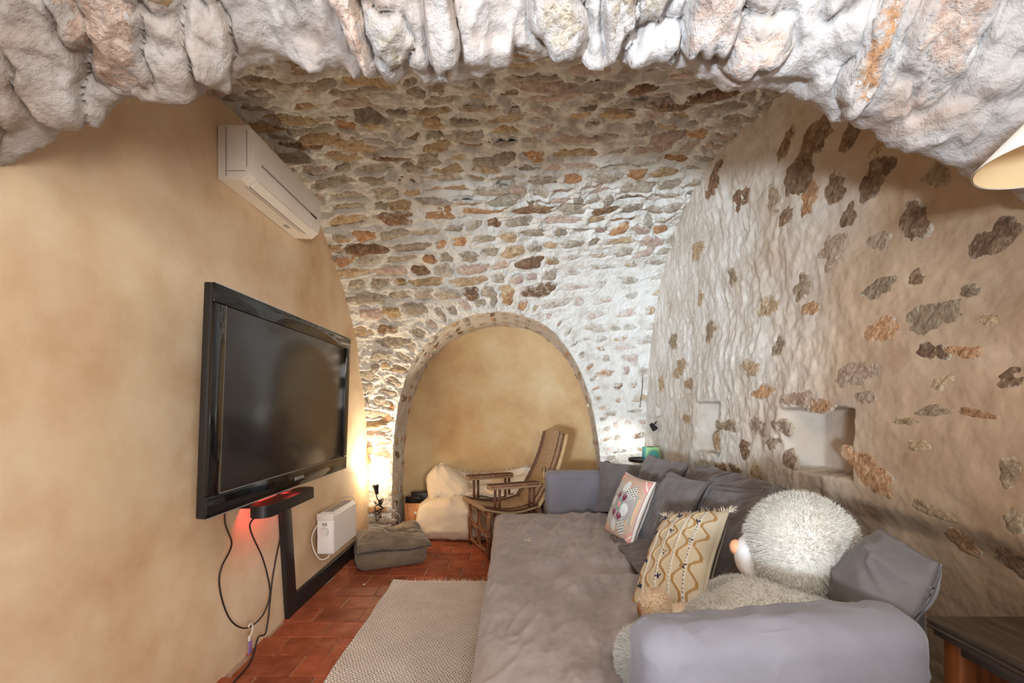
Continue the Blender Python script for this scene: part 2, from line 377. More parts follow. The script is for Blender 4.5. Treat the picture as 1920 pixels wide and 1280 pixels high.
LQ, LLEN = resample(LP); RQ, RLEN = resample(RP)
VLEN = (LLEN+RLEN)/2; TQ = np.linspace(0, 1, 500)
U0 = -1.56; ULEN = 3.3
def vpos(um, vm):
    um = np.asarray(um, float).ravel(); vm = np.asarray(vm, float).ravel()
    u = um/ULEN; v = np.clip(vm/VLEN, 0, 1)
    Y = (1-u)*np.interp(v, TQ, LQ[:, 0])+u*np.interp(v, TQ, RQ[:, 0])
    Z = (1-u)*np.interp(v, TQ, LQ[:, 1])+u*np.interp(v, TQ, RQ[:, 1])
    return np.stack([U0+um, Y, Z], 1)
def with_normal(posf, flip=1):
    def s(um, vm):
        p = posf(um, vm); e = .01
        du = posf(np.asarray(um)+e, vm)-posf(np.asarray(um)-e, vm); dv = posf(um, np.asarray(vm)+e)-posf(um, np.asarray(vm)-e)
        n = np.cross(du, dv)*flip; n /= np.linalg.norm(n, axis=1)[:, None]+1e-9
        return p, n
    return s
vsurf = with_normal(vpos)
def rpos(um, vm):      # right wall: um = depth, vm = height
    um = np.asarray(um, float).ravel(); vm = np.asarray(vm, float).ravel()
    lean = .10*sst(1.9, 3.3, vm)*sst(5.0, 3.2, um) - .05*sst(.9, .2, vm)
    return np.stack([XR(um)-lean*1.0, um, vm], 1)
rsurf = with_normal(rpos, -1)

# arch niche in the back wall: half widths by height
IPX = [(754, 1010), (757, 940), (758, 880), (764, 800), (778, 740), (800, 690), (835, 650), (880, 624), (940, 612), (990, 620), (1030, 640), (1065, 680), (1090, 730), (1106, 790), (1116, 860), (1120, 940), (1121, 1010)]
IY = 5.30
NP = np.array([at(a, b, IY)[[0, 2]] for a, b in IPX]); NP[0, 1] = NP[-1, 1] = -.05
NPS = np.array(spline(NP, 10))
NTOP = NPS[:, 1].max(); ia = int(NPS[:, 1].argmax())
def nxl(z): return np.interp(z, NPS[:ia+1, 1], NPS[:ia+1, 0])
def nxr(z): q = NPS[ia:][::-1]; return np.interp(z, q[:, 1], q[:, 0])
def in_niche(X, Z, m=0.0):
    zz = np.maximum(Z-m, -.05) if m > 0 else Z-m
    return (Z < NTOP+m) & (X > nxl(np.minimum(zz, NTOP-1e-4))-m) & (X < nxr(np.minimum(zz, NTOP-1e-4))+m)
def vault_v_of(X, Z):
    """arc position on the vault whose height is Z at this X (lower part, monotone)"""
    u = (X-U0)/ULEN; zc = (1-u)*LQ[:, 1]+u*RQ[:, 1]; k = int(zc.argmax())
    return np.interp(Z, zc[:k], TQ[:k])*VLEN

# stone list: (kind, um, vm, a, b, H, rot, seed, colour)
rng = np.random.default_rng(11)
class Stone: pass
def mk(um, vm, a, b, H, rot=0, col='grey', power=3.2, lip=.006, dip=.02, tilt=None, drop=.03, rough=.006):
    s = Stone(); s.um = um; s.vm = vm; s.a = a; s.b = b; s.H = H; s.rot = rot; s.col = col; s.p = power; s.lip = lip; s.dip = dip; s.seed = int(rng.integers(1, 99999))
    s.tilt = tilt if tilt is not None else (rng.normal(0, .004), rng.normal(0, .006)); s.drop = drop; s.rough = rough
    return s
def rho(s, U, V):
    c, q = math.cos(s.rot), math.sin(s.rot); x = ((U-s.um)*c+(V-s.vm)*q)/s.a; y = (-(U-s.um)*q+(V-s.vm)*c)/s.b
    th = np.arctan2(y, x)
    k = 1+.16*np.sin(th*2+s.seed)+.10*np.sin(th*3+s.seed*1.7)+.07*np.sin(th*5+s.seed*.37)+.05*np.sin(th*8+s.seed*.71)
    return (np.abs(x)**s.p+np.abs(y)**s.p)**(1/s.p)/k, x, y
SEG = 34; RINGS = (0., .25, .45, .62, .76, .87, .96, 1.05)
def stone_obj(s, surf, parent, name='stone'):
    th = np.arange(SEG)*2*PI/SEG; U = [0.]; V = [0.]; R = [0.]
    k = 1+.16*np.sin(th*2+s.seed)+.10*np.sin(th*3+s.seed*1.7)+.07*np.sin(th*5+s.seed*.37)+.05*np.sin(th*8+s.seed*.71)
    x0, y0 = np.cos(th), np.sin(th); r0 = k/((np.abs(x0)**s.p+np.abs(y0)**s.p)**(1/s.p))
    x = [0.]; y = [0.]
    for r in RINGS[1:]:
        x += list(x0*r0*r); y += list(y0*r0*r); R += [r]*SEG
    x = np.array(x); y = np.array(y); R = np.array(R); c, q = math.cos(s.rot), math.sin(s.rot)
    um = s.um+x*s.a*c-y*s.b*q; vm = s.vm+x*s.a*q+y*s.b*c
    P, Nn = surf(um, vm)
    h = s.H-s.drop*(.45*R**2.2+.55*R**8)+s.tilt[0]*x+s.tilt[1]*y
    h = h+s.rough*(fbm(p3(um, vm, s.seed*.1), 22, 3, s.seed)*1.3+.5*ridged(p3(um, vm, s.seed*.1), 12, 2, s.seed))*(1-.3*R)
    W = P+Nn*h[:, None]
    Fs = [(0, 1+j, 1+(j+1) % SEG) for j in range(SEG)]
    for i in range(len(RINGS)-2):
        for j in range(SEG):
            a0 = 1+i*SEG; Fs.append((a0+j, a0+SEG+j, a0+SEG+(j+1) % SEG, a0+(j+1) % SEG))
    o = wobj(name, W, Fs, ST[s.col], parent, True, origin=W[0])
    o.data.attributes.new('rim', 'FLOAT', 'POINT').data.foreach_set('value', R.astype(np.float32))
    return o
def apply_stones(stones, U, V, h, ulim):
    """mortar relief around each stone, on grids U, V (2D)"""
    du = U[1, 0]-U[0, 0]; dv = V[0, 1]-V[0, 0]; u00 = U[0, 0]; v00 = V[0, 0]
    for s in stones:
        r = max(s.a, s.b)*1.6+.02
        i0 = max(0, int((s.um-r-u00)/du)); i1 = min(U.shape[0], int((s.um+r-u00)/du)+2); j0 = max(0, int((s.vm-r-v00)/dv)); j1 = min(U.shape[1], int((s.vm+r-v00)/dv)+2)
        if i1 <= i0 or j1 <= j0: continue
        R, x, y = rho(s, U[i0:i1, j0:j1], V[i0:i1, j0:j1])
        h[i0:i1, j0:j1] += s.lip*np.exp(-((R-1.08)/.22)**2)-s.dip*(1-sst(.55, 1.0, R))
        h[i0:i1, j0:j1] += np.where(R < 1.3, s.tilt[1]*y*.7*(1-sst(.9, 1.3, R)), 0)

def rows(u0, u1, v0, v1, hmin, hmax, lmin, lmax, seed):
    r = np.random.default_rng(seed); out = []; v = v0
    while v < v1:
        hh = r.uniform(hmin, hmax); u = u0+r.uniform(-.2, 0)
        while u < u1:
            ll = hh*r.uniform(.9, 1.5) if r.random() < .28 else r.uniform(lmin, lmax)
            out.append((u+ll/2, v+hh/2+.03*math.sin(u*2.3+v*5)+r.normal(0, .006), ll/2*r.uniform(.82, .93), hh/2*r.uniform(.68, .92), r)); u += ll+.008
        v += hh+.006
    return out
VST = []
colw = ['grey', 'tan', 'orange', 'brown', 'pink']
for (um, vm, a, b, r) in rows(0, ULEN, .05, VLEN-.35, .085, .155, .14, .38, 5):
    p = vpos([um], [vm])[0]
    if p[0] < XL-.03 or p[0] > XR(p[1])+.03: continue
    if in_niche(p[0:1], p[2:3], .15)[0]: continue
    u = um/ULEN
    cover = float(sst(.50, .68, u)*sst(2.98, 2.70, p[2]))
    cool = float(sst(.42, .6, u))
    H = (1-cover)*r.uniform(.012, .052)+cover*r.uniform(.004, .014)
    if cover > .6: a *= r.uniform(.7, 1.05); b *= r.uniform(.5, .85)
    a *= 1.10; b *= 1.14
    top = float(sst(2.6, 3.0, p[2])*(1-.5*cool))
    pr = np.array([.48, .27, .10, .10, .05])*(1-cool)+np.array([.42, .12, .10, .05, .31])*cool
    col = colw[int(r.choice(5, p=pr/pr.sum()))]+('_ww' if cover > .55 else ['', '_w'][int(r.random() < .45)])
    s = mk(um, vm, a, b, H, r.normal(0, .07), col, power=r.uniform(2.4, 3.6), lip=r.uniform(.002, .016)*(1-cover), dip=.010+.006*(1-cover),
           tilt=(r.normal(0, .006), r.normal(.004, .011)*(1-cover)+r.normal(0, .016)*top), rough=.008-.003*cover)
    VST.append(s)
# voussoirs round the arch
arcs = np.r_[0, np.cumsum(np.hypot(*np.diff(NPS, axis=0).T))]
t = .9
while t < arcs[-1]-.9:
    st = rng.uniform(.085, .14); tm = t+st/2
    X = np.interp(tm, arcs, NPS[:, 0]); Z = np.interp(tm, arcs, NPS[:, 1]); e = .02
    tx = np.interp(tm+e, arcs, NPS[:, 0])-np.interp(tm-e, arcs, NPS[:, 0]); tz = np.interp(tm+e, arcs, NPS[:, 1])-np.interp(tm-e, arcs, NPS[:, 1])
    l = math.hypot(tx, tz); nx, nz = -tz/l, tx/l
    if nz < 0 and abs(nx) < .5: nx, nz = -nx, -nz
    if X < -.15 and nx > 0: nx, nz = -nx, -nz
    if X > -.15 and nx < 0: nx, nz = -nx, -nz
    hl = rng.uniform(.07, .105); Xc = X+nx*(hl+.012); Zc = Z+nz*(hl+.012)
    right = X > .1
    if XL+.1 < Xc and Zc < 2.7:
        VST.append(mk(Xc-U0, float(vault_v_of(Xc, Zc)), hl*(.6 if right else .95), st/2*(.5 if right else .8), rng.uniform(.004, .010) if right else rng.uniform(.010, .022), math.atan2(nz, nx), rng.choice(['grey', 'tan', 'orange', 'pink', 'grey'])+('_ww' if right else '_w'), lip=.005))
    t += st+.01

# vault mesh --------------------------------------------------------------
nu, nv = 440, 640
ug = np.linspace(0, ULEN, nu); vg = np.linspace(0, VLEN, nv); U, V = np.meshgrid(ug, vg, indexing='ij')
P, Nn = vsurf(U.ravel(), V.ravel())
uu = U.ravel()/ULEN
cov = sst(.50, .68, uu)*sst(2.98, 2.70, P[:, 2])
def vlow(P): return .022*fbm(P, 4, 2, 3)*(1-.5*sst(.50, .68, (P[:, 0]-U0)/ULEN)*sst(2.98, 2.70, P[:, 2]))
h = vlow(P)+(.009*fbm(P, 14, 3, 33)+.014*ridged(P*np.array([1, 1.6, 1.6]), 9, 3, 9)+.011*fbm(P, 24, 4, 5, .6)+.008*ridged(P, 28, 3, 15))*(1-.5*cov)+.003
h = h+(.006+.016*sst(2.6, 3.0, P[:, 2]))*(1-cov)*ridged(P*np.array([.5, 2.4, 2.4]), 5, 3, 77)
h = h.reshape(nu, nv); apply_stones(VST, U, V, h, ULEN)
W = P+Nn*h.ravel()[:, None]
ins = in_niche(P[:, 0], P[:, 2], 0.0)
Fq = gridf(nu, nv); keep = ~ins[Fq].all(1)
bnd = np.zeros(len(W), bool); bnd[Fq[keep].ravel()] = True; bnd &= ins
for i in np.where(bnd)[0]:
    d = (NPS[:, 0]-W[i, 0])**2+(NPS[:, 1]-W[i, 2])**2; q = int(d.argmin()); W[i, 0] = NPS[q, 0]; W[i, 2] = max(NPS[q, 1], -.05)
jsplit = int(nv*.43)
fj = Fq[:, 0] % nv
def sub(V_, F_):
    idx = np.unique(F_); mp = np.zeros(len(V_), int); mp[idx] = np.arange(len(idx)); return V_[idx], mp[F_]
a, b = sub(W, Fq[keep & (fj < jsplit)]); wall_back = wobj('wall_back', a, b, M['mortar'], origin=(0, 4.9, 0)); tag(wall_back, 'rough rubble stone back wall with whitish mortar around the arched niche', 'wall', kind='structure')
a, b = sub(W, Fq[keep & (fj >= jsplit)]); ceiling = wobj('ceiling', a, b, M['mortar'], origin=(0, 3, 3)); tag(ceiling, 'rubble stone barrel vault curving overhead from the back wall', 'ceiling', kind='structure')
vs = vg[jsplit]
def put_stones(stones, surf, parent, vis):
    st = sorted(stones, key=lambda s: -s.a*s.b*vis(s))
    for s in st[:295]: stone_obj(s, surf, parent)
    if len(st) > 295:
        Vs, Fs, n = [], [], 0
        tmp = [stone_obj(s, surf, parent) for s in st[295:]]
        mb = MB()
        for o in tmp:
            mb.add(np.array([v.co[:] for v in o.data.vertices])+wloc(o), [p.vertices[:] for p in o.data.polygons]); bpy.data.objects.remove(o)
        o = mb.world('small_stones', ST['grey'], parent); o['kind'] = 'stuff'
def vsurf2(um, vm):
    p, n = vsurf(um, vm); return p+n*vlow(p)[:, None], n
put_stones([s for s in VST if s.vm < vs], vsurf2, wall_back, lambda s: 1)
put_stones([s for s in VST if s.vm >= vs], vsurf2, ceiling, lambda s: 1)

# niche reveal and plaster infill ------------------------------------------
npts = len(NPS); nt_ = 44
yv = np.array([vpos([x-U0], [vault_v_of(x, z)])[0, 1] for x, z in NPS])
ti = np.linspace(0, 1, nt_)
tang = np.gradient(NPS, axis=0); nor = np.stack([-tang[:, 1], tang[:, 0]], 1); nor /= np.linalg.norm(nor, axis=1)[:, None]+1e-9
cen = np.array([-.15, 1.0]); nor *= np.sign(((cen-NPS)*nor).sum(1))[:, None]
RV = np.zeros((npts, nt_, 3))
RV[:, :, 0] = NPS[:, None, 0]; RV[:, :, 2] = NPS[:, None, 1]; RV[:, :, 1] = yv[:, None]-.012+(IY+.06-yv[:, None]+.012)*ti[None]
hh = (.010*fbm(RV.reshape(-1, 3), 7, 4, 41)+.006*ridged(RV.reshape(-1, 3), 13, 2, 43)-.006).reshape(npts, nt_)
RV[:, :, 0] += nor[:, None, 0]*hh; RV[:, :, 2] += nor[:, None, 1]*hh
reveal = wobj('arch_reveal', RV.reshape(-1, 3), gridf(npts, nt_), M['mortar_r'], wall_back)
def revpos(um, vm):
    um = np.asarray(um, float).ravel(); vm = np.asarray(vm, float).ravel()
    x = np.interp(um, arcs, NPS[:, 0]); z = np.interp(um, arcs, NPS[:, 1]); y0 = np.interp(um, arcs, yv)
    return np.stack([x, y0+vm, z], 1)
rvs = with_normal(revpos, 1)
_p, _n = rvs([arcs[-1]/2], [.2])
if _n[0, 2] > 0: rvs = with_normal(revpos, -1)
t = .35
while t < arcs[-1]-.6:
    st = rng.uniform(.08, .16); dep = IY-np.interp(t+st/2, arcs, yv)
    v0 = .03
    while v0 < dep-.1:
        ln = rng.uniform(.12, .26); ln = min(ln, dep-v0)
        if rng.random() < .75: stone_obj(mk(t+st/2, v0+ln/2, st/2*.72, ln/2*.8, rng.uniform(.001, .010), rng.normal(0, .15), rng.choice(['grey', 'tan', 'orange', 'brown', 'pink'], p=[.4, .25, .1, .15, .1])+'_w', rough=.007, drop=.016), rvs, reveal)
        v0 += ln+.02
    t += st+.02
xg = np.linspace(-1.45, 1.2, 60); zg = np.linspace(-.05, 2.55, 60); X, Z = np.meshgrid(xg, zg, indexing='ij')
Yq = IY+.012*fbm(p3(X, Z), 1.5, 3, 8)
infill = wobj('plaster_infill', np.stack([X.ravel(), Yq, Z.ravel()], 1), gridf(60, 60), M['infill'], wall_back)

# left wall -----------------------------------------------------------------
yg = np.linspace(-.6, 5.4, 200); zg = np.linspace(-.05, 3.3, 120); Y, Z = np.meshgrid(yg, zg, indexing='ij')
Xq = XL+.010*fbm(p3(Y, Z), 1.1, 3, 21)+.0025*fbm(p3(Y, Z), 9, 3, 22)
wall_left = wobj('wall_left', np.stack([Xq, Y.ravel(), Z.ravel()], 1), gridf(200, 120), M['plaster'], origin=(XL, 2, 0))
tag(wall_left, 'smooth ochre plaster wall with mottled patches behind the television', 'wall', kind='structure')

# right wall ----------------------------------------------------------------
RST = []
def rpx(px, py, wpx, hpx, col, rot=0, H=.0035, rough=.005, power=2.0):
    off = px-960; Yw = 1.72*F/(off+.047*F); z = CAMZ+(HY-py)*Yw/F
    dY = 1.72*F/(off-wpx/2+.047*F)-1.72*F/(off+wpx/2+.047*F)
    RST.append(mk(Yw, z, max(dY/2, .02)*1.25, hpx/2*Yw/F*1.25, H, -rot, 'r'+col+('' if px > 1480 or col == 'brown' else '_w'), power=power, lip=0, dip=.001, drop=.008, rough=rough, tilt=(0, 0)))
for a in [(1520, 330, 60, 60, 'brown'), (1582, 352, 42, 46, 'brown'), (1535, 370, 40, 40, 'orange', .6), (1652, 335, 60, 60, 'brown', .3), (1717, 415, 46, 74, 'brown'), (1862, 447, 80, 62, 'brown', .4), (1600, 405, 28, 40, 'brown'),
          (1645, 540, 52, 36, 'grey'), (1742, 595, 90, 60, 'grey'), (1650, 620, 56, 46, 'orange', .3), (1800, 660, 70, 26, 'orange', -.1), (1745, 658, 56, 30, 'brown', -.1), (1600, 702, 92, 40, 'pink'), (1622, 745, 50, 20, 'pink'),
          (1745, 770, 66, 18, 'grey', .1), (1832, 775, 70, 16, 'orange', -.1), (1895, 708, 56, 30, 'brown', .3), (1765, 718, 40, 24, 'tan', .3), (1630, 885, 96, 50, 'orange', -.35), (1745, 955, 76, 22, 'tan', -.3), (1785, 1015, 60, 38, 'orange', -.2),
          (1885, 1055, 70, 50, 'brown', -.3), (1895, 885, 40, 50, 'grey', -.5), (1905, 975, 40, 40, 'grey'), (1700, 790, 40, 14, 'tan'), (1720, 835, 50, 20, 'tan'), (1650, 450, 40, 34, 'pink'), (1565, 470, 60, 46, 'pink', .5),
          (1440, 575, 50, 30, 'tan'), (1517, 578, 26, 26, 'orange'), (1505, 540, 26, 44, 'grey', .4), (1432, 735, 40, 24, 'orange'), (1500, 748, 60, 30, 'pink'), (1535, 760, 44, 22, 'orange'), (1318, 470, 22, 34, 'tan'), (1315, 560, 12, 24, 'tan'),
          (1332, 620, 24, 36, 'grey'), (1275, 690, 22, 34, 'tan'), (1287, 785, 12, 20, 'tan'), (1345, 895, 34, 36, 'brown', .4, .012), (1420, 895, 26, 36, 'tan', .3, .01), (1365, 798, 40, 18, 'grey'), (1345, 828, 16, 26, 'tan'), (1445, 830, 24, 22, 'grey'),
          (1395, 840, 20, 34, 'brown'), (1375, 880, 22, 22, 'grey'), (1465, 800, 32, 26, 'pink'), (1420, 800, 28, 36, 'pink'), (1478, 862, 26, 30, 'pink'), (1365, 340, 32, 40, 'brown', .4), (1405, 375, 28, 36, 'brown', .3), (1470, 372, 26, 50, 'grey', .4),
          (1490, 405, 24, 30, 'brown'), (1460, 650, 26, 30, 'grey'), (1410, 690, 30, 30, 'tan'), (1380, 520, 16, 30, 'grey', .3), (1560, 250, 60, 60, 'brown', .5), (1620, 250, 50, 40, 'brown', .6), (1660, 290, 44, 36, 'tan', .4), (1500, 270, 40, 30, 'brown', .4),
          (1760, 330, 50, 40, 'grey', -.3), (1715, 520, 30, 24, 'brown'), (1815, 545, 40, 20, 'grey'), (1850, 600, 40, 20, 'tan'), (1260, 640, 14, 30, 'grey'), (1290, 720, 14, 26, 'grey'), (1240, 720, 10, 26, 'tan')]:
    rpx(*a)
nu, nv = 560, 400
ug = np.linspace(.9, 5.3, nu); vg = np.linspace(-.05, 3.4, nv); U, V = np.meshgrid(ug, vg, indexing='ij')
P, Nn = rsurf(U.ravel(), V.ravel())
q = p3(U.ravel(), V.ravel())
def rlow(q):
    far = sst(1.9, 2.7, q[:, 0]); wv = q.copy(); wv[:, 0] += .05*fbm(q, 3, 2, 61)
    return far*(.008*ridged(wv*np.array([1.2, .6, 1]), 8.5, 3, 51)+.009*fbm(wv*np.array([1.1, .7, 1]), 12, 3, 55)+.004*ridged(wv, 19, 2, 58))+.030*fbm(q, 1.2, 3, 57)+(1-.4*far)*.007*fbm(q, 6, 3, 59)-.05*sst(.98, .86, q[:, 1])*sst(1.2, 1.6, q[:, 0])*sst(2.6, 1.9, q[:, 0])
h = rlow(q)+(.7+.4*sst(1.9, 2.7, q[:, 0]))*.006*fbm(q, 22, 4, 66, .65)
h = h.reshape(nu, nv); apply_stones(RST, U, V, h, 0)
# recesses: a square niche with a splayed far side, a narrow slot, a small putlog hole
def recess(y0, y1, z0, z1, dep, splay):
    n1 = .018*fbm(q, 6, 3, 71).reshape(nu, nv); n2 = .016*fbm(q, 7, 3, 73).reshape(nu, nv)
    e = .012
    m = sst(y0-e, y0+e, U+n1)*(1-sst(y1-splay, y1, U+n1))*sst(z0-e, z0+e, V+n2)*(1-sst(z1-e, z1+e, V+n2))
    global h
    h = h*(1-.75*np.clip(m*1.5, 0, 1))-dep*m
recess(2.175, 2.72, 1.055, 1.385, .17, .16)
recess(3.42, 3.86, 1.04, 1.43, .12, .26)
recess(4.63, 4.74, 1.30, 1.40, .06, .05)
W = P+Nn*h.ravel()[:, None]
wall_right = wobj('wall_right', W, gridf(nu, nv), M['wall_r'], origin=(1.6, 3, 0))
tag(wall_right, 'lumpy whitewashed stone wall with a square niche beside the sofa', 'wall', kind='structure')
def rsurf2(um, vm):
    p, n = rsurf(um, vm); return p+n*rlow(p3(um, vm))[:, None], n
for s in RST: stone_obj(s, rsurf2, wall_right)

# front arch of rough rock ----------------------------------------------------
EPX = [(-140, 330), (-60, 295), (0, 268), (30, 250), (70, 235), (110, 246), (150, 238), (172, 215), (185, 192), (215, 188), (260, 194), (320, 197), (350, 200), (362, 185), (374, 165), (420, 140), (452, 110), (500, 100), (540, 112), (580, 143), (600, 142), (612, 124), (640, 122), (664, 153), (690, 130), (720, 150), (736, 152), (760, 118), (785, 140), (805, 141), (820, 128), (845, 138), (862, 124), (880, 130), (905, 133), (920, 128), (955, 128), (966, 90), (985, 100), (1030, 112), (1075, 110), (1105, 135), (1135, 139), (1155, 106), (1195, 128), (1225, 108), (1290, 112), (1310, 130), (1345, 145), (1376, 166), (1400, 165), (1440, 155), (1490, 143), (1510, 150), (1520, 185), (1555, 200), (1572, 208), (1580, 222), (1620, 225), (1660, 240), (1676, 265), (1710, 285), (1745, 286), (1785, 310), (1815, 320), (1835, 352), (1870, 350), (1920, 352), (1980, 390), (2100, 430)]
EPX = np.array(EPX, float)
nc = 620; pxs = np.linspace(-140, 2100, nc); pys = np.interp(pxs, EPX[:, 0], EPX[:, 1])
pys += 3*fbm(p3(pxs/30, pxs*0), 1, 3, 88)
Ye = np.interp(pxs, [-140, 0, 300, 700, 1200, 1600, 1920, 2100], [1.24, 1.28, 1.37, 1.47, 1.50, 1.45, 1.37, 1.32])
lip = np.stack([(pxs-960)*Ye/F, Ye, CAMZ+(HY-pys)*Ye/F], 1)
kk = np.ones(41)/41; zs = np.convolve(np.pad(lip[:, 2], 20, mode='edge'), kk, 'valid')   # smoothed edge, the drips fade out upwards
sec = np.array([(.20, .75), (.17, .45), (.13, .22), (.09, .10), (.045, .025), (.0, .0), (-.05, .012), (-.12, .06), (-.22, .13), (-.36, .24), (-.55, .38), (-.85, .55), (-1.2, .66)])
sl = np.r_[0, np.cumsum(np.hypot(*np.diff(sec, axis=0).T))]; nr = 170
tt = np.linspace(0, sl[-1], nr); sd = np.stack([np.interp(tt, sl, sec[:, 0]), np.interp(tt, sl, sec[:, 1])], 1)
ks = np.ones(5)/5; E = np.pad(sd, ((2, 2), (0, 0)), mode='edge'); sd = np.stack([np.convolve(E[:, i], ks, 'valid') for i in (0, 1)], 1)
LIPT = sl[5]
def archpos_raw():
    A = np.zeros((nc, nr, 3)); fade = np.exp(-np.abs(tt-LIPT)/.055)
    A[:, :, 0] = lip[:, None, 0]*(1+0*sd[None, :, 0]); A[:, :, 1] = lip[:, None, 1]+sd[None, :, 0]
    A[:, :, 2] = zs[:, None]+(lip[:, 2]-zs)[:, None]*fade[None]+sd[None, :, 1]
    return A
A0 = archpos_raw()
def arch_at(um, vm):   # um: world x along the arch, vm: distance from the lip along the section towards the camera
    i = np.interp(np.asarray(um, float).ravel(), lip[:, 0], np.arange(nc)); j = np.interp(np.asarray(vm, float).ravel()+LIPT, tt, np.arange(nr))
    i0 = np.clip(i.astype(int), 0, nc-2); j0 = np.clip(j.astype(int), 0, nr-2); fi = (i-i0)[:, None]; fj = (j-j0)[:, None]
    return (A0[i0, j0]*(1-fi)+A0[i0+1, j0]*fi)*(1-fj)+(A0[i0, j0+1]*(1-fi)+A0[i0+1, j0+1]*fi)*fj
asurf = with_normal(arch_at, 1)
_p, _n = asurf([0.], [.15])
if _n[0, 1] > 0 or _n[0, 2] > 0: asurf = with_normal(arch_at, -1)
AST = []
r2 = np.random.default_rng(23)
um = -1.62
while um < 1.68:
    wd = r2.uniform(.07, .19); vv = r2.uniform(-.03, .05)
    while vv < .7:
        ln = r2.uniform(.12, .38)
        left = um < -.25
        if r2.random() < (.80 if left else (.62 if um < .75 else .4)):
            col = 'a'+r2.choice(['pink', 'orange', 'tan', 'grey'], p=[.46, .22, .12, .20] if left else [.52, .06, .12, .30])+('_w' if left and r2.random() < .6 else '_ww')
            AST.append(mk(um+wd/2+r2.normal(0, .02), vv+ln/2, wd/2*r2.uniform(.75, 1.05), ln/2*r2.uniform(.8, 1.05), r2.uniform(.010, .075), r2.normal(0, .22)+(-.45 if um < -.6 else 0), col, power=2.9, lip=.008, dip=.004, rough=.016, tilt=(r2.normal(0, .01), r2.normal(-.004, .01))))
        vv += ln+.02
    um += wd+.012
Uc = np.repeat(lip[:, 0][:, None], nr, 1); Vc = np.repeat((tt-LIPT)[None], nc, 0)
Ap = A0.reshape(-1, 3)
du = np.gradient(A0, axis=0).reshape(-1, 3); dv = np.gradient(A0, axis=1).reshape(-1, 3)
zs_s = np.convolve(np.pad(lip[:, 2], 60, mode='edge'), np.ones(121)/121, 'valid')
AN = np.cross(du, dv); AN /= np.linalg.norm(AN, axis=1)[:, None]+1e-9
ref = int(nc/2)*nr+int(np.argmin(abs(tt-LIPT-.15)))
if AN[ref, 2] > 0: AN = -AN
# calm the drip-ridden normals with the plain section normal
sg = np.gradient(sd, axis=0); sn = np.stack([np.zeros(nr), sg[:, 1], -sg[:, 0]], 1); sn /= np.linalg.norm(sn, axis=1)[:, None]+1e-9
if sn[int(np.argmin(abs(tt-LIPT-.15))), 2] > 0: sn = -sn
AN = .35*AN+.65*np.tile(sn, (nc, 1)); AN /= np.linalg.norm(AN, axis=1)[:, None]
Q = np.stack([Uc.ravel(), Vc.ravel()*.45+.25*Uc.ravel()*(Uc.ravel() < -.3), 0*Uc.ravel()], 1)
ah = .045*fbm(Q, 3.5, 3, 91)+.022*ridged(Q, 6, 3, 93)+.020*fbm(Ap, 13, 4, 95, .6)+.012*ridged(Ap, 22, 3, 97)
lipf = np.exp(-((Vc.ravel())/.03)**2)
ah = (ah*(1-.7*lipf)).reshape(nc, nr)
# lumps of the rock itself carry the relief of each block
for s in AST:
    R, x, y = rho(s, Uc, Vc); ah += (s.H*.8)*(1-sst(.75, 1.12, R))-.026*np.exp(-((R-1.12)/.085)**2)+np.where(R < 1.15, (.05*np.sin(s.seed)*x*s.a+.10*math.cos(s.seed*1.3)*y*s.b)*2*(1-sst(.8, 1.15, R)), 0)
ah *= 1-.6*np.exp(-(Vc/.025)**2)
AW = Ap+AN*ah.ravel()[:, None]
wall_front = wobj('wall_front', AW, gridf(nc, nr), M['arch'], origin=(0, 1.45, 2.5))
tag(wall_front, 'ragged whitewashed rock arch framing the top of the view', 'wall', kind='structure')
def arch_disp(um, vm):
    i = np.clip(np.interp(np.asarray(um, float).ravel(), lip[:, 0], np.arange(nc)), 0, nc-1.001); j = np.clip(np.interp(np.asarray(vm, float).ravel()+LIPT, tt, np.arange(nr)), 0, nr-1.001)
    G = AW.reshape(nc, nr, 3); i0 = i.astype(int); j0 = j.astype(int); fi = (i-i0)[:, None]; fj = (j-j0)[:, None]
    return (G[i0, j0]*(1-fi)+G[i0+1, j0]*fi)*(1-fj)+(G[i0, j0+1]*(1-fi)+G[i0+1, j0+1]*fi)*fj
def asurf2(um, vm):
    p = arch_disp(um, vm); _, n = asurf(um, vm); return p, n
for s in AST:
    if s.vm < .015+s.b: continue
    s.H = .007; s.rough = .014; s.tilt = (0, 0); s.drop = .016
    stone_obj(s, asurf2, wall_front)

# unseen front-room ceiling and side wall, added to cut ambient light on the arch
mb = MB(); mb.box((.1, -1.3, 3.12), (3.6, 3.3, .1)); o = mb.world('ceiling', M['plaster'], smooth=False); tag(o, 'plain ochre plaster ceiling slab above the camera, unseen, added to dim the rock arch', 'ceiling', kind='structure')
mb = MB(); mb.box((1.80, -.9, 1.5), (.12, 3.8, 3.2)); o = mb.world('wall_side_unseen', M['plaster'], smooth=False); tag(o, 'plain plaster side wall beside the camera, unseen, added to cut ambient light', 'wall', kind='structure')

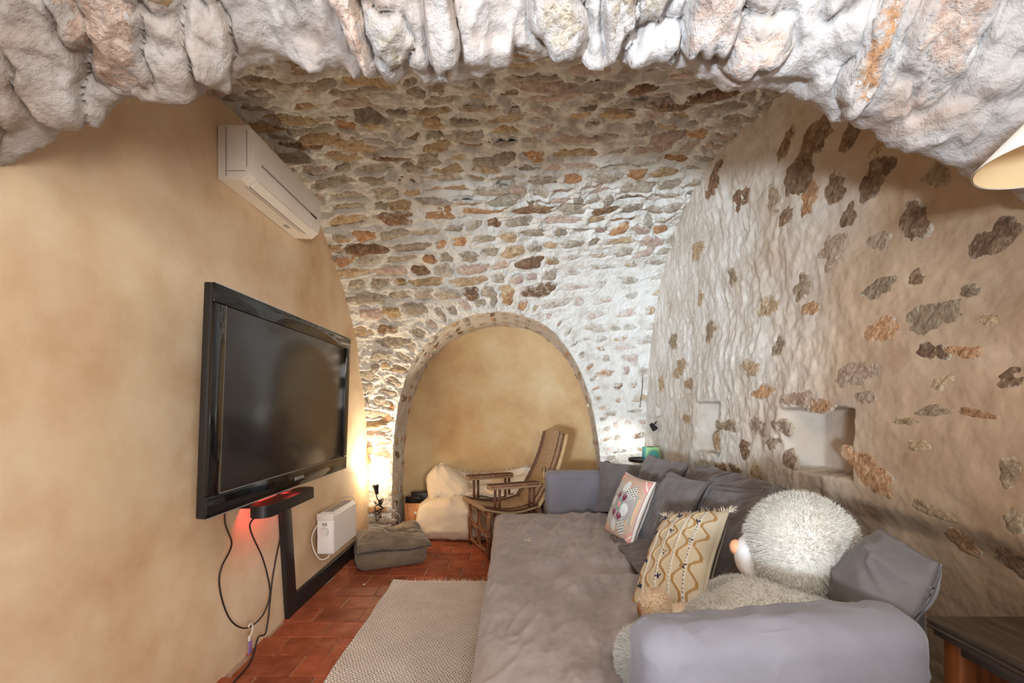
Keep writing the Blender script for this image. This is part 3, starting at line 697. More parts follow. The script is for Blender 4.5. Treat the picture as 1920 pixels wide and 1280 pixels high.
# floor ------------------------------------------------------------------------
mb = MB(); mb.box((.1, 2.4, -.032), (3.5, 6.2, .05)); floor = mb.world('floor', M['grout'], origin=(0, 2.4, 0), smooth=False)
tag(floor, 'terracotta tile floor laid in a running bond', 'floor', kind='structure')
tm = []
for k in range(6):
    bm = bmesh.new(); bmesh.ops.create_cube(bm, size=1); bmesh.ops.scale(bm, vec=(.297, .193, .018), verts=bm.verts)
    bmesh.ops.bevel(bm, geom=bm.edges[:], offset=.004, segments=1, affect='EDGES')
    for v in bm.verts: v.co.z += .0015*math.sin(v.co.x*9+k)+.001*math.cos(v.co.y*14+k*2); v.co.x += .0015*random.uniform(-1, 1); v.co.y += .0015*random.uniform(-1, 1)
    m = bpy.data.meshes.new('tile'); bm.to_mesh(m); bm.free(); m.materials.append(M['tile']); tm.append(m)
rowY = .96; ri = 0
while rowY < 5.3:
    x = XL-.13+(.15 if ri % 2 else 0)+.02*math.sin(ri*2.1)
    while x < .35:
        xe = x+.303
        if x+.15 > XL-.01:
            o = bpy.data.objects.new('tile', random.choice(tm)); COL.objects.link(o); o.parent = floor
            o.location = (x+.15, rowY+.1-2.4, -.0095+random.uniform(-.0015, .0015)); o.rotation_euler = (random.uniform(-.003, .003), random.uniform(-.003, .003), random.uniform(-.006, .006))
        x = xe+.003
    rowY += .2005; ri += 1

# skirting and cable trunking ----------------------------------------------------
mb = MB(); mb.box((XL+.014, 3.90, .062), (.03, 1.75, .124), .004); o = auto(mb.world('baseboard_left', M['black'], smooth=True)); tag(o, 'black painted skirting board along the foot of the ochre wall', 'skirting', kind='structure')
mb = MB(); mb.bar((XL+.013, 2.955, .92), (XL+.013, 3.065, .0), .028, .125, .003, up=(0, 1, .1)); o = auto(mb.world('trim_1', M['black'])); tag(o, 'black vertical cable trunking dropping from the soundbar to the skirting', 'trunking', kind='structure')

#==OBJECTS==
# ------------------------------------------------------------------ soft shapes
def softbox(c, size, r, n=40, seed=0, amp=.006, freq=6, ridge=.004, rfreq=5, puff=0, rotz=0, squash=None):
    hx, hy, hz = np.array(size)/2; k = n; g = np.linspace(-1, 1, k); g = np.sign(g)*np.abs(g)**.8
    A, B = np.meshgrid(g, g, indexing='ij'); A = A.ravel(); B = B.ravel(); O = np.ones_like(A); parts = []
    for (x, y, z) in ((A, B, O), (B, A, -O), (O, A, B), (-O, B, A), (B, O, A), (A, -O, B)): parts.append(np.stack([x, y, z], 1))
    V = np.concatenate(parts)*np.array([hx, hy, hz]); inn = np.clip(V, -np.array([hx, hy, hz])+r, np.array([hx, hy, hz])-r)
    d = V-inn; L = np.linalg.norm(d, axis=1)[:, None]; nrm = d/np.maximum(L, 1e-9); V = inn+nrm*r
    if puff: V[:, 2] += puff*np.sign(V[:, 2])*(1-(V[:, 0]/hx)**2)*(1-(V[:, 1]/hy)**2)
    W = V+np.array([seed*3.1, seed*1.7, 0])
    V = V+nrm*(amp*fbm(W, freq, 3, seed)+ridge*(.7*ridged(W, rfreq, 2, seed+5)+.6*crease(W, rfreq*1.2, seed+7, 8)))[:, None]
    if rotz: V = V@np.array(Matrix.Rotation(rotz, 3, 'Z')).T
    Fs = np.concatenate([gridf(k, k)+i*k*k for i in range(6)])
    return V+np.asarray(c), Fs
def weld(o, d=.0006):
    bm = bmesh.new(); bm.from_mesh(o.data); bmesh.ops.remove_doubles(bm, verts=bm.verts[:], dist=d); bmesh.ops.recalc_face_normals(bm, faces=bm.faces[:])
    for f in bm.faces: f.smooth = True
    bm.to_mesh(o.data); bm.free(); return o
def pillow_v(w_, h_, t_, seed=0, n=46, wr=.012, fl=0, p=.42, sag=0, pinch=.06):
    e = 1+fl; g = np.linspace(-1, 1, n); g = np.sign(g)*np.abs(g)**.85*e
    if fl: g = np.sort(np.r_[g, -1, 1])
    k = len(g); A, B = np.meshgrid(g, g, indexing='ij'); a = A.ravel(); b = B.ravel(); ac = np.clip(a, -1, 1); bc = np.clip(b, -1, 1)
    f = np.clip((1-ac**2)*(1-bc**2), 0, 1)**p
    x = w_/2*a*(1-pinch*(1-bc**2)); y = h_/2*b*(1-pinch*(1-ac**2)); q = p3(a*w_*.5+seed*2.3, b*h_*.5, seed)
    wr1 = wr*(.7*ridged(q, 4.5, 2, seed)+.5*fbm(q, 10, 3, seed+3)+.75*crease(q*np.array([.8, 1.3, 1]), 5.0, seed+21)-.3)
    rad = np.abs(ac*bc)
    z1 = t_/2*f+wr1*(.25+f)*.8; z2 = -t_/2*f+wr*.7*ridged(q+7, 5, 2, seed+9)*(.25+f)
    off = .5*wr*fbm(q, 4, 2, seed+1)*(1-f)*2
    V = np.concatenate([np.stack([x, y, z1+off+.002], 1), np.stack([x, y, z2+off-.002], 1)])
    V[:, 1] -= sag*np.tile(f, 2)
    F1 = gridf(k, k); F2 = F1[:, ::-1]+k*k
    rim = [i*k for i in range(k)]+[(k-1)*k+j for j in range(1, k)]+[i*k+k-1 for i in range(k-2, -1, -1)]+[j for j in range(k-2, 0, -1)]
    F3 = np.array([(rim[i], rim[(i+1) % len(rim)], rim[(i+1) % len(rim)]+k*k, rim[i]+k*k) for i in range(len(rim))])
    return V, np.concatenate([F1, F2, F3]), (a, b, f, k)
def pillow(name, label, cat, w_, h_, t_, Mx, mat, seed, group=None, **kw):
    V, Fs, _ = pillow_v(w_, h_, t_, seed, **kw); W = xf(V, Mx)
    o = wobj(name, W, Fs, mat)
    return tag(o, label, cat, group)
def blob(c, r, p=2.4, n=48, seed=0, amp=.01, freq=5, ridge=.01, rfreq=4, flat=0, A=None):
    th = np.linspace(0, 2*PI, n, endpoint=False); ph = np.linspace(.02, PI-.02, n//2); T, Ph = np.meshgrid(th, ph, indexing='ij')
    D = np.stack([np.cos(T)*np.sin(Ph), np.sin(T)*np.sin(Ph), np.cos(Ph)], 2).reshape(-1, 3)
    nn = (np.abs(D)**p).sum(1)**(1/p); V = D/nn[:, None]*np.array(r)
    nr_ = D/np.array(r); nr_ /= np.linalg.norm(nr_, axis=1)[:, None]
    V = V+nr_*(amp*fbm(V+seed, freq, 3, seed)+ridge*(.7*ridged(V+seed, rfreq, 2, seed+4)+.6*crease(V+seed, rfreq*1.3, seed+6, 8)))[:, None]
    if A is not None: V = V@np.array(A.to_3x3()).T
    V = V+np.asarray(c)
    if flat is not None and flat is not False: V[:, 2] = np.maximum(V[:, 2], flat)
    k2 = n//2; Fs = [tuple(f) for f in gridf(n, k2, wrapu=True)]; Fs.append(tuple(i*k2 for i in range(n))); Fs.append(tuple(i*k2+k2-1 for i in range(n-1, -1, -1)))
    return V, Fs
def strands(name, roots, dirs, length, width, mat, parent, curl=.3, seed=0, seg=2):
    """thin tapering blades: fur, fringes"""
    r = np.random.default_rng(seed); k = len(roots); roots = np.asarray(roots, float); d = np.asarray(dirs, float)+r.normal(0, curl, (k, 3)); d /= np.linalg.norm(d, axis=1)[:, None]
    L = length*r.uniform(.6, 1.15, k)[:, None]; side = np.cross(d, r.normal(0, 1, (k, 3))); side /= np.linalg.norm(side, axis=1)[:, None]+1e-9
    b = r.normal(0, curl*.6, (k, 3)); pts = []
    V = np.stack([roots-side*width/2, roots+side*width/2, roots+d*L*.55+side*width*.4, roots+d*L*.55-side*width*.4, roots+d*L+b*L*.6], 1).reshape(-1, 3)
    i = np.arange(k)*5
    Fs = [tuple(t) for t in np.stack([i, i+1, i+2, i+3], 1).tolist()]+[tuple(t) for t in np.stack([i+3, i+2, i+4], 1).tolist()]
    o = wobj(name, V, Fs, mat, parent, True); o['kind'] = 'stuff'; return o

# ------------------------------------------------------------------ television
TX = -1.198; TYC = (1.80+3.318)/2; TZC = 1.423; TW = 1.518; TH = .942
tv = thing('television', 'large black flat screen television mounted on the ochre wall', 'television', (TX, TYC, .95))
Mt = Matrix.Translation((TX, TYC, TZC)) @ Matrix.Rotation(math.radians(2.1), 4, 'Y')
def tvpart(name, mb, mat, par=tv, a=True):
    V = xf(np.concatenate(mb.v), Mt); o = wobj(name, V, mb.f, mat, par)
    return auto(o) if a else o
bz = .078
mb = MB(); mb.box((-.022, 0, 0), (.034, TW, TH), .006); tvpart('housing', mb, M['blackplastic'])
mb = MB(); mb.box((-.055, .0, -.03), (.05, TW-.10, TH-.16), .02, 3); tvpart('back_cover', mb, M['blackplastic'])
for nm, c, sz in (('bezel', (0, 0, TH/2-bz/2), (.016, TW, bz)), ('bezel', (0, 0, -TH/2+.045), (.016, TW, .09)), ('bezel', (0, -TW/2+bz/2, .006), (.016, bz, TH-.17)), ('bezel', (0, TW/2-bz/2, .006), (.016, bz, TH-.17))):
    mb = MB(); mb.box(c, sz, .004); tvpart(nm, mb, M['gloss'])
mb = MB(); mb.box((-.002, 0, .006), (.008, TW-2*bz+.004, TH-.165), .001); tvpart('screen', mb, M['screen'])
mb = MB()
for c, sz in (((.009, 0, TH/2-.002), (.003, TW, .004)), ((.009, 0, -TH/2+.002), (.003, TW, .004)), ((.0045, -TW/2+bz, .006), (.003, .003, TH-.17)), ((.0045, 0, -TH/2+.09), (.003, TW-2*bz, .003))): mb.box(c, sz)
o = tvpart('trim_line', mb, M['silver'])
mb = MB(); mb.box((-.03, .03, -TH/2-.004), (.016, .13, .006), .002); tvpart('standby_light', mb, M['red_led'])
tc_ = bpy.data.curves.new('logo', 'FONT'); tc_.body = 'SAMSUNG'; tc_.size = .026; tc_.extrude = .0006; tc_.align_x = 'CENTER'; tc_.align_y = 'CENTER'
to = bpy.data.objects.new('logo_tmp', tc_); COL.objects.link(to); lm = bpy.data.meshes.new_from_object(to); bpy.data.objects.remove(to)
LV = np.array([v.co[:] for v in lm.vertices]); LV = np.stack([LV[:, 2]+.0088, LV[:, 0]+.02, LV[:, 1]-TH/2+.045], 1)
wobj('logo', xf(LV, Mt), [p.vertices[:] for p in lm.polygons], M['silver'], tv, False)
mb = MB(); mb.box((-1.385, TYC, 1.42), (.24, .10, .10), .01); mb.box((-1.49, TYC, 1.42), (.02, .22, .36), .004); auto(mb.world('wall_mount', M['black'], tv))
light('tv_standby_glow', 'SPOT', (-1.29, 2.60, .93), (-1.49, 2.66, .82), 9.0, (1, .05, .06), shadow_soft_size=.03, spot_size=math.radians(130), spot_blend=.8)

# soundbar
sb = thing('soundbar', 'black rounded soundbar under the television', 'soundbar', (-1.26, 2.46, .843))
poly = []
for cx, cy, a0 in ((-1.26, 2.76, 0), (-1.26, 2.30, PI)):
    for a in np.linspace(a0, a0+PI, 14): poly.append((cx+.055*math.cos(a), cy+.055*math.sin(a)))
mb = MB(); mb.prism(poly, 'z', .846, .900); auto(mb.world('body', M['blackplastic'], sb))
mb = MB(); mb.prism([(-1.26+(x+1.26)*.97, 2.53+(y-2.53)*.995) for x, y in poly], 'z', .899, .906); auto(mb.world('top_panel', M['black'], sb))
mb = MB(); mb.box((-1.40, 2.5, .86), (.2, .06, .03), .004); auto(mb.world('bracket', M['black'], sb))

# ------------------------------------------------------------------ air conditioner
ac = thing('air_conditioner', 'cream wall air conditioner high on the ochre wall', 'air conditioner', (-1.41, 2.73, 2.565))
def prof(off=0):
    return [(XL+.002, 2.562), (XL+.118, 2.556), (XL+.160, 2.592), (XL+.172, 2.63), (XL+.178, 2.70), (XL+.176, 2.775), (XL+.168, 2.815), (XL+.16, 2.832), (XL+.002, 2.835)]
mb = MB(); mb.prism(prof(), 'y', 2.318, 3.145); auto(mb.world('body', M['whiteplastic'], ac), 25)
mb = MB(); mb.prism([(XL+.163, 2.597), (XL+.1755, 2.632), (XL+.182, 2.70), (XL+.180, 2.775), (XL+.172, 2.818), (XL+.160, 2.818), (XL+.15, 2.62)], 'y', 2.322, 3.14); auto(mb.world('front_panel', M['whiteplastic'], ac), 25)
mb = MB(); mb.prism([(XL+.124, 2.552), (XL+.160, 2.583), (XL+.157, 2.593), (XL+.12, 2.563)], 'y', 2.40, 3.04); auto(mb.world('louver', M['whiteplastic'], ac))
mb = MB(); mb.box((XL+.119, 2.72, 2.557), (.007, .64, .006)); mb.world('air_slot', M['blackplastic'], ac, False)
mb = MB(); mb.box((XL+.098, 2.70, 2.5565), (.003, .62, .004)); mb.world('seam', M['greyplastic'], ac, False)
mb = MB(); mb.bar((XL+.1795, 2.40, 2.668), (XL+.1795, 3.07, 2.668), .004, .012); mb.world('accent_strip', M['greyplastic'], ac, False)
mb = MB(); mb.box((XL+.1805, 3.03, 2.668), (.004, .09, .012)); mb.world('display_window', M['blackplastic'], ac, False)
mb = MB(); mb.box((XL+.045, 2.3165, 2.70), (.004, .003, .25)); mb.box((XL+.150, 2.3165, 2.715), (.003, .003, .19)); mb.box((XL+.09, 2.3165, 2.60), (.10, .003, .003)); mb.world('end_seam', M['greyplastic'], ac, False)
mb = MB(); mb.box((XL+.05, 2.93, 2.5575), (.025, .05, .002)); mb.world('label_plate', M['greyplastic'], ac, False)

# ------------------------------------------------------------------ heater
he = thing('wall_heater', 'white wall convector heater with a round thermostat dial', 'heater', (-1.38, 3.62, .308))
X0, X1, Y0, Y1, Z0, Z1 = -1.445, -1.322, 3.375, 3.86, .305, .61
mb = MB(); mb.prism([(X0, Z0), (X1-.008, Z0), (X1, Z0+.01), (X1, Z1-.03), (X1-.03, Z1), (X0+.02, Z1), (X0, Z1-.015)], 'y', Y0+.01, Y1); auto(mb.world('body', M['whitemetal'], he))
mb = MB(); mb.box(((X0+X1)/2, Y0+.003, (Z0+Z1)/2-.02), (X1-X0-.004, .016, Z1-Z0-.06), .004); auto(mb.world('end_cap', M['whitemetal'], he))
mb = MB(); mb.box(((X0+X1)/2, Y0+.001, Z1-.03), (X1-X0+.002, .022, .052), .006); auto(mb.world('control_cap', M['whiteplastic'], he))
g = MB()
for i in range(14): g.box(((X0+X1)/2+.004, Y0+.06+i*.03, Z1+.001), (.062, .019, .004))
g.world('top_grille', M['greyplastic'], he, False)
mb = MB(); mb.lathe([(0, -.012), (.026, -.012), (.028, 0), (.0, .0)], n=28, M=Matrix.Rotation(-PI/2, 3, 'X'), c=((X0+X1)/2-.01, Y0-.006, Z0+.165)); dial = auto(mb.world('dial', M['whiteplastic'], he))
mb = MB(); mb.tube([((X0+X1)/2-.01+.034*math.cos(a), Y0-.006, Z0+.165+.034*math.sin(a)) for a in np.linspace(-1.1, 2.2, 20)], .0018, 6); mb.world('dial_ring', M['greyplastic'], dial)
for k in range(2):
    mb = MB(); mb.box((X0+.048+.02*k, Y0-.006, Z0+.222), (.014, .004, .024), .002); mb.world('switch', M['greyplastic'], he)
mb = MB(); mb.tube(spline([(X0+.02, 3.80, Z1), (X0+.03, 3.81, Z1+.03), (X0+.10, 3.82, Z1+.03), (X1-.005, 3.825, Z1)], 8), .003, 6); mb.world('handle_wire', M['silver'], he)
mb = MB(); mb.tube(spline([(X0+.005, Y0+.01, Z1-.08), (X0-.025, Y0-.03, Z1-.16), (X0-.02, Y0-.02, Z0+.05), (X0+.02, Y0, Z0-.035), (X0+.07, Y0+.02, Z0-.03), (X0+.085, Y0+.03, Z0+.004)], 10), .0045, 8); mb.world('power_cord', M['whitecable'], he)
mb = MB(); mb.box((-1.475, 3.62, .45), (.05, .3, .05), .004); auto(mb.world('wall_bracket', M['greyplastic'], he))

# ------------------------------------------------------------------ cables on the left wall
def wallpx(px, py, X=-1.455): Y = -X*F/(960-px); return (X, Y, CAMZ+(HY-py)*Y/F)
c1 = [(408, 966), (415, 995), (434, 1014), (431, 1032), (416, 1062), (411, 1092), (419, 1133), (434, 1164), (455, 1177), (475, 1171), (495, 1149), (506, 1115), (503, 1085), (492, 1045), (481, 1012), (479, 992)]
p1 = [wallpx(*p) for p in c1]; p1[0] = (-1.25, 1.98, .955); p1[-1] = (-1.28, 2.33, .85); p1[-2] = (-1.36, 2.36, .78); p1[1] = (-1.36, 2.16, .84)
mb = MB(); mb.tube(spline(p1, 8), .0042, 8); o = mb.world('cable', M['cable']); tag(o, 'thin black cable hanging in a loop from television to soundbar', 'cable')
c2 = [(533, 965), (527, 1000), (519, 1040), (511, 1085), (506, 1130), (503, 1160), (497, 1188)]
p2 = [wallpx(*p, X=-1.46) for p in c2]; p2[0] = (-1.36, 2.74, .845)
p2 += [(-1.45, 2.60, .08), (-1.43, 2.50, .012), (-1.41, 2.36, .008), (-1.40, 2.1, .008), (-1.41, 1.7, .008), (-1.42, 1.2, .008)]
mb = MB(); mb.tube(spline(p2, 8), .0045, 8); o = mb.world('cable', M['cable']); tag(o, 'black cable dropping beside the trunking and running along the floor', 'cable')
hk = thing('hook_tag', 'small white hook with a purple tag hanging on the looped cable', 'hook', wallpx(468, 1210, -1.44))
b0 = np.array(wallpx(468, 1174, -1.45))
mb = MB(); mb.tube(spline([b0+(0, -.012, .0), b0+(0, .005, .012), b0+(0, .025, .0), b0+(0, .028, -.03), b0+(0, .012, -.052), b0+(0, .0, -.058)], 8), .004, 8); mb.world('hook', M['whitecable'], hk)
mb = MB(); mb.box(b0+(0, -.002, -.065), (.012, .014, .03), .003); mb.world('clip', M['whiteplastic'], hk)
mb = MB(); mb.box(b0+(0, .004, -.115), (.006, .034, .075), .003); auto(mb.world('tag', M['purple'], hk))
mb = MB(); mb.lathe([(0, 0), (.010, 0), (.011, .002), (.0, .0025)], c=(-1.165, 3.58, .002), n=10); o = mb.world('paper_scrap', M['paper']); tag(o, 'tiny white paper scrap on the terracotta floor', 'paper')

# ------------------------------------------------------------------ corner spot lamps
sp = thing('spot_lamp', 'small black clip spot lamp pointing up in the left corner', 'lamp', (-1.372, 4.60, .52))
Rm = Matrix.Rotation(-.15, 3, 'Y')
mb = MB(); mb.lathe([(.0, -.05), (.016, -.05), (.018, -.03), (.030, .035), (.032, .045), (.028, .045), (.014, -.02), (0, -.02)], c=(-1.372, 4.60, .565), n=20, M=Rm); auto(mb.world('lamp_head', M['blackplastic'], sp))
mb = MB(); mb.lathe([(.0, .022), (.012, .018), (.017, .005), (.012, -.012), (0, -.02)], c=(-1.375, 4.60, .585), n=14, M=Rm); mb.world('bulb', M['bulb'], sp)
mb = MB(); mb.tube(spline([(-1.372, 4.60, .515), (-1.365, 4.61, .47), (-1.35, 4.64, .43)], 6), .006, 8); mb.box((-1.35, 4.67, .42), (.03, .05, .05), .005); auto(mb.world('clip', M['blackplastic'], sp))
light('spot_glow', 'POINT', (-1.39, 4.58, .70), None, 6, (1.0, .78, .50), shadow_soft_size=.03)
light('spot_beam', 'SPOT', (-1.37, 4.56, .68), (-1.0, 3.7, 3.0), 80, (1.0, .84, .62), shadow_soft_size=.03, spot_size=math.radians(120), spot_blend=.9)
r3 = random.Random(4)
pts = [(-1.352+.05*math.sin(i*1.3)*(1-i/40), 4.63+.02*math.cos(i*2.1)-.05*(i/26), .44-.0085*i+.03*math.sin(i*1.9)) for i in range(22)]
mb = MB(); mb.tube(spline(pts, 5), .005, 6); o = mb.world('cable', M['cable']); tag(o, 'tangled black cable bunched below the corner spot lamp', 'cable')
for k in range(4):
    pts = [(-1.30+.035*math.sin(i*.8+k)+.025*k*.5, 4.88+.03*k+.03*math.cos(i*.9+k*2), max(.36-.03*i+.02*math.sin(i+k), .02)) for i in range(12)]
    mb = MB(); mb.tube(spline(pts, 5), .005, 6); o = mb.world('cable', M['whitecable'] if k % 2 else M['cable'])
    tag(o, ['dark cable nearest the stone pier in the bundle by the pine box', 'white cable nearest the stone pier in the bundle by the pine box', 'dark cable nearest the pine box in the bundle', 'white cable nearest the pine box in the bundle'][k], 'cable', 'cable bundle by the pine box')
s2 = thing('spot_lamp', 'small black spot lamp stuck on the right wall above the green box', 'lamp', (1.45, 4.69, 1.17))
mb = MB(); mb.lathe([(.0, -.04), (.02, -.04), (.030, .02), (.030, .035), (.024, .03), (.012, -.02), (0, -.02)], c=(1.452, 4.68, 1.19), n=18, M=Matrix.Rotation(PI*.82, 3, 'X')@Matrix.Rotation(.5, 3, 'Y')); auto(mb.world('lamp_head', M['blackplastic'], s2))
mb = MB(); mb.tube([(1.455, 4.685, 1.21), (1.50, 4.70, 1.25)], .008, 8); mb.world('stem', M['blackplastic'], s2)
light('corner_beam', 'SPOT', (1.34, 4.66, 1.12), (1.12, 4.97, .85), 9, (.92, .96, 1.0), shadow_soft_size=.03, spot_size=math.radians(150), spot_blend=1)

# pendant lamp with conical shade
pl = thing('pendant_lamp', 'cream conical lamp shade at the right edge under the rock arch', 'lamp', (1.30, 1.10, 2.0))
c0 = np.array([1.36, 1.10, 2.008]); prof_ = [(.172, 0), (.174, .004), (.06, .118), (.045, .118), (.165, .004), (.165, 0)]
mb = MB(); mb.lathe([(.176, .0), (.177, .003), (.060, .130), (.058, .130)], c=c0, n=48); mb.world('shade', M['shade'], pl)
mb = MB(); mb.lathe([(.1735, .001), (.056, .129)], c=c0, n=48); mb.world('shade_lining', M['shadein'], pl)
mb = MB(); mb.lathe([(.0, .10), (.022, .10), (.022, .17), (0, .175)], c=c0, n=16); auto(mb.world('socket', M['whiteplastic'], pl))
mb = MB(); mb.tube([c0+(0, 0, .17), c0+(0, 0, .55)], .004, 8); mb.world('cord', M['whitecable'], pl)

# ------------------------------------------------------------------ rug
rg = thing('rug', 'flat woven rug with a tiny diamond pattern beside the sofa', 'rug', (-.45, 2.3, 0))
xa = np.linspace(-.95, .02, 60); ya = np.linspace(1.0, 3.63, 120); Xg, Yg = np.meshgrid(xa, ya, indexing='ij')
zt = .009+.0025*fbm(p3(Xg, Yg), 5, 2, 301)
Xw = Xg.ravel()+.006*fbm(p3(Yg, Yg*0), 4, 2, 303); Yw = Yg.ravel()+.01*fbm(p3(Xg, Xg*0), 5, 2, 305)
fold = sst(3.45, 3.6, Yg.ravel())*sst(-.70, -.95, Xg.ravel()); zt = zt+.012*fold
V = np.concatenate([np.stack([Xw, Yw, zt], 1), np.stack([Xw, Yw, zt-.007], 1)]); k0 = len(Xw); f0 = gridf(60, 120)
rim = [i*120 for i in range(60)]+[59*120+j for j in range(1, 120)]+[i*120+119 for i in range(58, -1, -1)]+[j for j in range(118, 0, -1)]
f3 = np.array([(rim[i], rim[(i+1) % len(rim)], rim[(i+1) % len(rim)]+k0, rim[i]+k0) for i in range(len(rim))])
wobj('woven_body', V, np.concatenate([f0, f0[:, ::-1]+k0, f3]), M['rug'], rg)
n = 260; xs = np.linspace(-.95, .02, n); strands('fringe', np.stack([xs, np.full(n, 3.622)+.01*np.sin(xs*9), np.full(n, .009)], 1), np.tile([0, 1, .12], (n, 1)), .035, .004, M['thread'], rg, .35, 5)

# ------------------------------------------------------------------ pet bed
pb = thing('pet_bed', 'taupe square pet bed with a sagging cushion on the floor', 'pet bed', (-1.13, 4.2, 0))
V, Fs = softbox((-1.115, 4.17, .085), (.60, .50, .17), .075, 40, 12, .012, 6, .016, 4, rotz=math.radians(22)); V[:, 2] = np.maximum(V[:, 2], .003)
weld(wobj('base_cushion', V, Fs, M['petbed'], pb))
V, Fs, (a, b, f, k) = pillow_v(.64, .54, .19, 33, 64, .032, p=.3)
V[:, 2] -= np.tile(.055*np.exp(-((a-.25)**2+(b-.1)**2)/.18), 2); V[:, 2] += np.tile(.04*np.exp(-((a+.5)**2+(b+.4)**2)/.2)+.05*np.exp(-((a-.6)**2+(b-.8)**2)/.15), 2)
Mx = Matrix.Translation((-1.11, 4.18, .17))@Matrix.Rotation(math.radians(22), 4, 'Z'); W = xf(V, Mx); W[:, 2] = np.maximum(W[:, 2], .095)
wobj('top_cushion', W, Fs, M['petbed'], pb)

# ------------------------------------------------------------------ pine box and devices
bx = thing('pine_box', 'small upright pine wood box in the niche beside the bean bag', 'box', (-1.075, 5.12, 0))
mb = MB(); mb.box((-1.075, 5.12, .16), (.205, .25, .32), .003); auto(mb.world('carcass', M['pine'], bx))
mb = MB(); mb.box((-1.075, 5.12, .328), (.215, .26, .018), .003); auto(mb.world('top', M['pine'], bx))
mb = MB(); mb.box((-1.06, 4.993, .235), (.03, .003, .03), .001); mb.world('sticker', M['paper'], bx)
rb = thing('router', 'black glossy box device on top of the pine box', 'device', (-1.09, 5.05, .337))
mb = MB(); mb.box((-1.09, 5.045, .376), (.165, .10, .075), .012, 3); auto(mb.world('body', M['gloss'], rb))
mb = MB(); mb.box((-1.09, 4.9945, .36), (.12, .003, .012)); mb.world('front_strip', M['blackplastic'], rb)
db = thing('disc_player', 'flat dark disc player stacked at the back of the pine box', 'device', (-1.04, 5.17, .337))
mb = MB(); mb.box((-1.04, 5.17, .385), (.18, .14, .095), .005); auto(mb.world('body', M['black'], db))
mb = MB(); mb.box((-1.04, 5.17, .437), (.185, .145, .008), .002); auto(mb.world('lid', M['gloss'], db))

# ------------------------------------------------------------------ bean bag and blanket
bb = thing('bean_bag', 'large cream cotton bean bag lounger in the arched niche', 'bean bag', (-.55, 5.0, 0))
V, Fs = blob((-.50, 4.95, .215), (.51, .27, .215), 3.2, 96, 61, .03, 3.5, .036, 3.0, .002); wobj('seat_lobe', V, Fs, M['bean'], bb)
V, Fs = blob((-.68, 5.10, .46), (.25, .16, .28), 2.6, 80, 63, .03, 5, .034, 3.6, .05, Matrix.Rotation(-.22, 3, 'Y'))
V[:, 0] += -.10*sst(.5, .78, V[:, 2]); tp = sst(.52, .78, V[:, 2]); V[:, 0] = V[:, 0]*(1-.45*tp)+(-.80)*.45*tp
wobj('back_lobe', V, Fs, M['bean'], bb)
V, Fs = blob((.10, 5.06, .30), (.46, .20, .32), 2.6, 64, 65, .025, 5, .018, 3.5, .002); wobj('side_lobe', V, Fs, M['bean'], bb)
mb = MB(); mb.tube(spline([(-.79, 5.08, .72), (-.80, 5.07, .76), (-.775, 5.08, .765), (-.765, 5.085, .73)], 6), .008, 8); mb.world('pull_tab', M['thread'], bb)
bl = thing('blanket', 'crumpled ivory blanket with curly fringe on the bean bag', 'blanket', (-.35, 5.0, .4))
xa = np.linspace(-.82, .42, 90); ya = np.linspace(0, 1, 60); Xg, Tg = np.meshgrid(xa, ya, indexing='ij'); X_ = Xg.ravel(); T_ = Tg.ravel()
Yb = 4.83+.40*T_; Zb = .455+.20*sst(.25, .9, T_)+.04*np.sin(X_*5)*sst(.2, .8, T_)-.06*sst(-.4, -.82, X_)*(1-T_)
q = p3(X_, T_*.5); Zb = Zb+.035*ridged(q*np.array([1, 1.4, 1]), 4.5, 3, 401)+.012*fbm(q, 12, 3, 403)
Yb = Yb-.03*ridged(q, 4, 2, 405)
V = np.concatenate([np.stack([X_, Yb, Zb], 1), np.stack([X_, Yb+.004, Zb-.016], 1)]); k0 = len(X_); f0 = gridf(90, 60)
rim = [i*60 for i in range(90)]+[89*60+j for j in range(1, 60)]+[i*60+59 for i in range(88, -1, -1)]+[j for j in range(58, 0, -1)]
f3 = np.array([(rim[i], rim[(i+1) % len(rim)], rim[(i+1) % len(rim)]+k0, rim[i]+k0) for i in range(len(rim))])
wobj('cloth', V, np.concatenate([f0, f0[:, ::-1]+k0, f3]), M['blanket'], bl)
G = np.stack([X_, Yb, Zb], 1).reshape(90, 60, 3); rr = np.random.default_rng(9)
roots = np.concatenate([G[rr.integers(0, 90, 420), 59], G[rr.integers(0, 4, 260), rr.integers(0, 40, 260)]])+rr.normal(0, .008, (680, 3))
strands('fringe', roots, np.tile([0, -.5, .25], (680, 1)), .06, .006, M['thread'], bl, .8, 6)

# ------------------------------------------------------------------ rattan chair (local: front towards -x)
rc = thing('rattan_chair', 'rattan armchair with woven high back between bean bag and sofa', 'chair', (-.09, 4.50, 0), math.radians(24))
hw = .27; xf_, xb_ = -.25, .25
for sx, sy in ((xf_, -hw), (xf_, hw), (xb_, -hw), (xb_, hw)):
    mb = MB(); mb.tube([(sx, sy, 0), (sx, sy, .44 if sx > 0 else .44)], .017, 10); o = mb.local('leg', M['rattan'], rc)
    if sx < 0:
        w2 = MB()
        for i in range(10): w2.tube([(sx+.0195*math.cos(a), sy+.0195*math.sin(a), .17+.012*i) for a in np.linspace(0, 2*PI, 12, endpoint=False)], .006, 6, closed=True)
        w2.local('cane_wrap', M['rattan'], o)
for a_, b_ in (((xf_, -hw, .055), (xf_, hw, .055)), ((xf_, -hw, .23), (xf_, hw, .23)), ((xf_, -hw, .055), (xb_, -hw, .055)), ((xf_, hw, .055), (xb_, hw, .055)), ((xb_, -hw, .2), (xb_, hw, .2)), ((xf_, -hw, .42), (xb_, -hw, .40)), ((xf_, hw, .42), (xb_, hw, .40)), ((xf_, -hw, .43), (xf_, hw, .43))):
    mb = MB(); mb.tube([a_, b_], .012, 8); mb.local('rail', M['rattan'], rc)
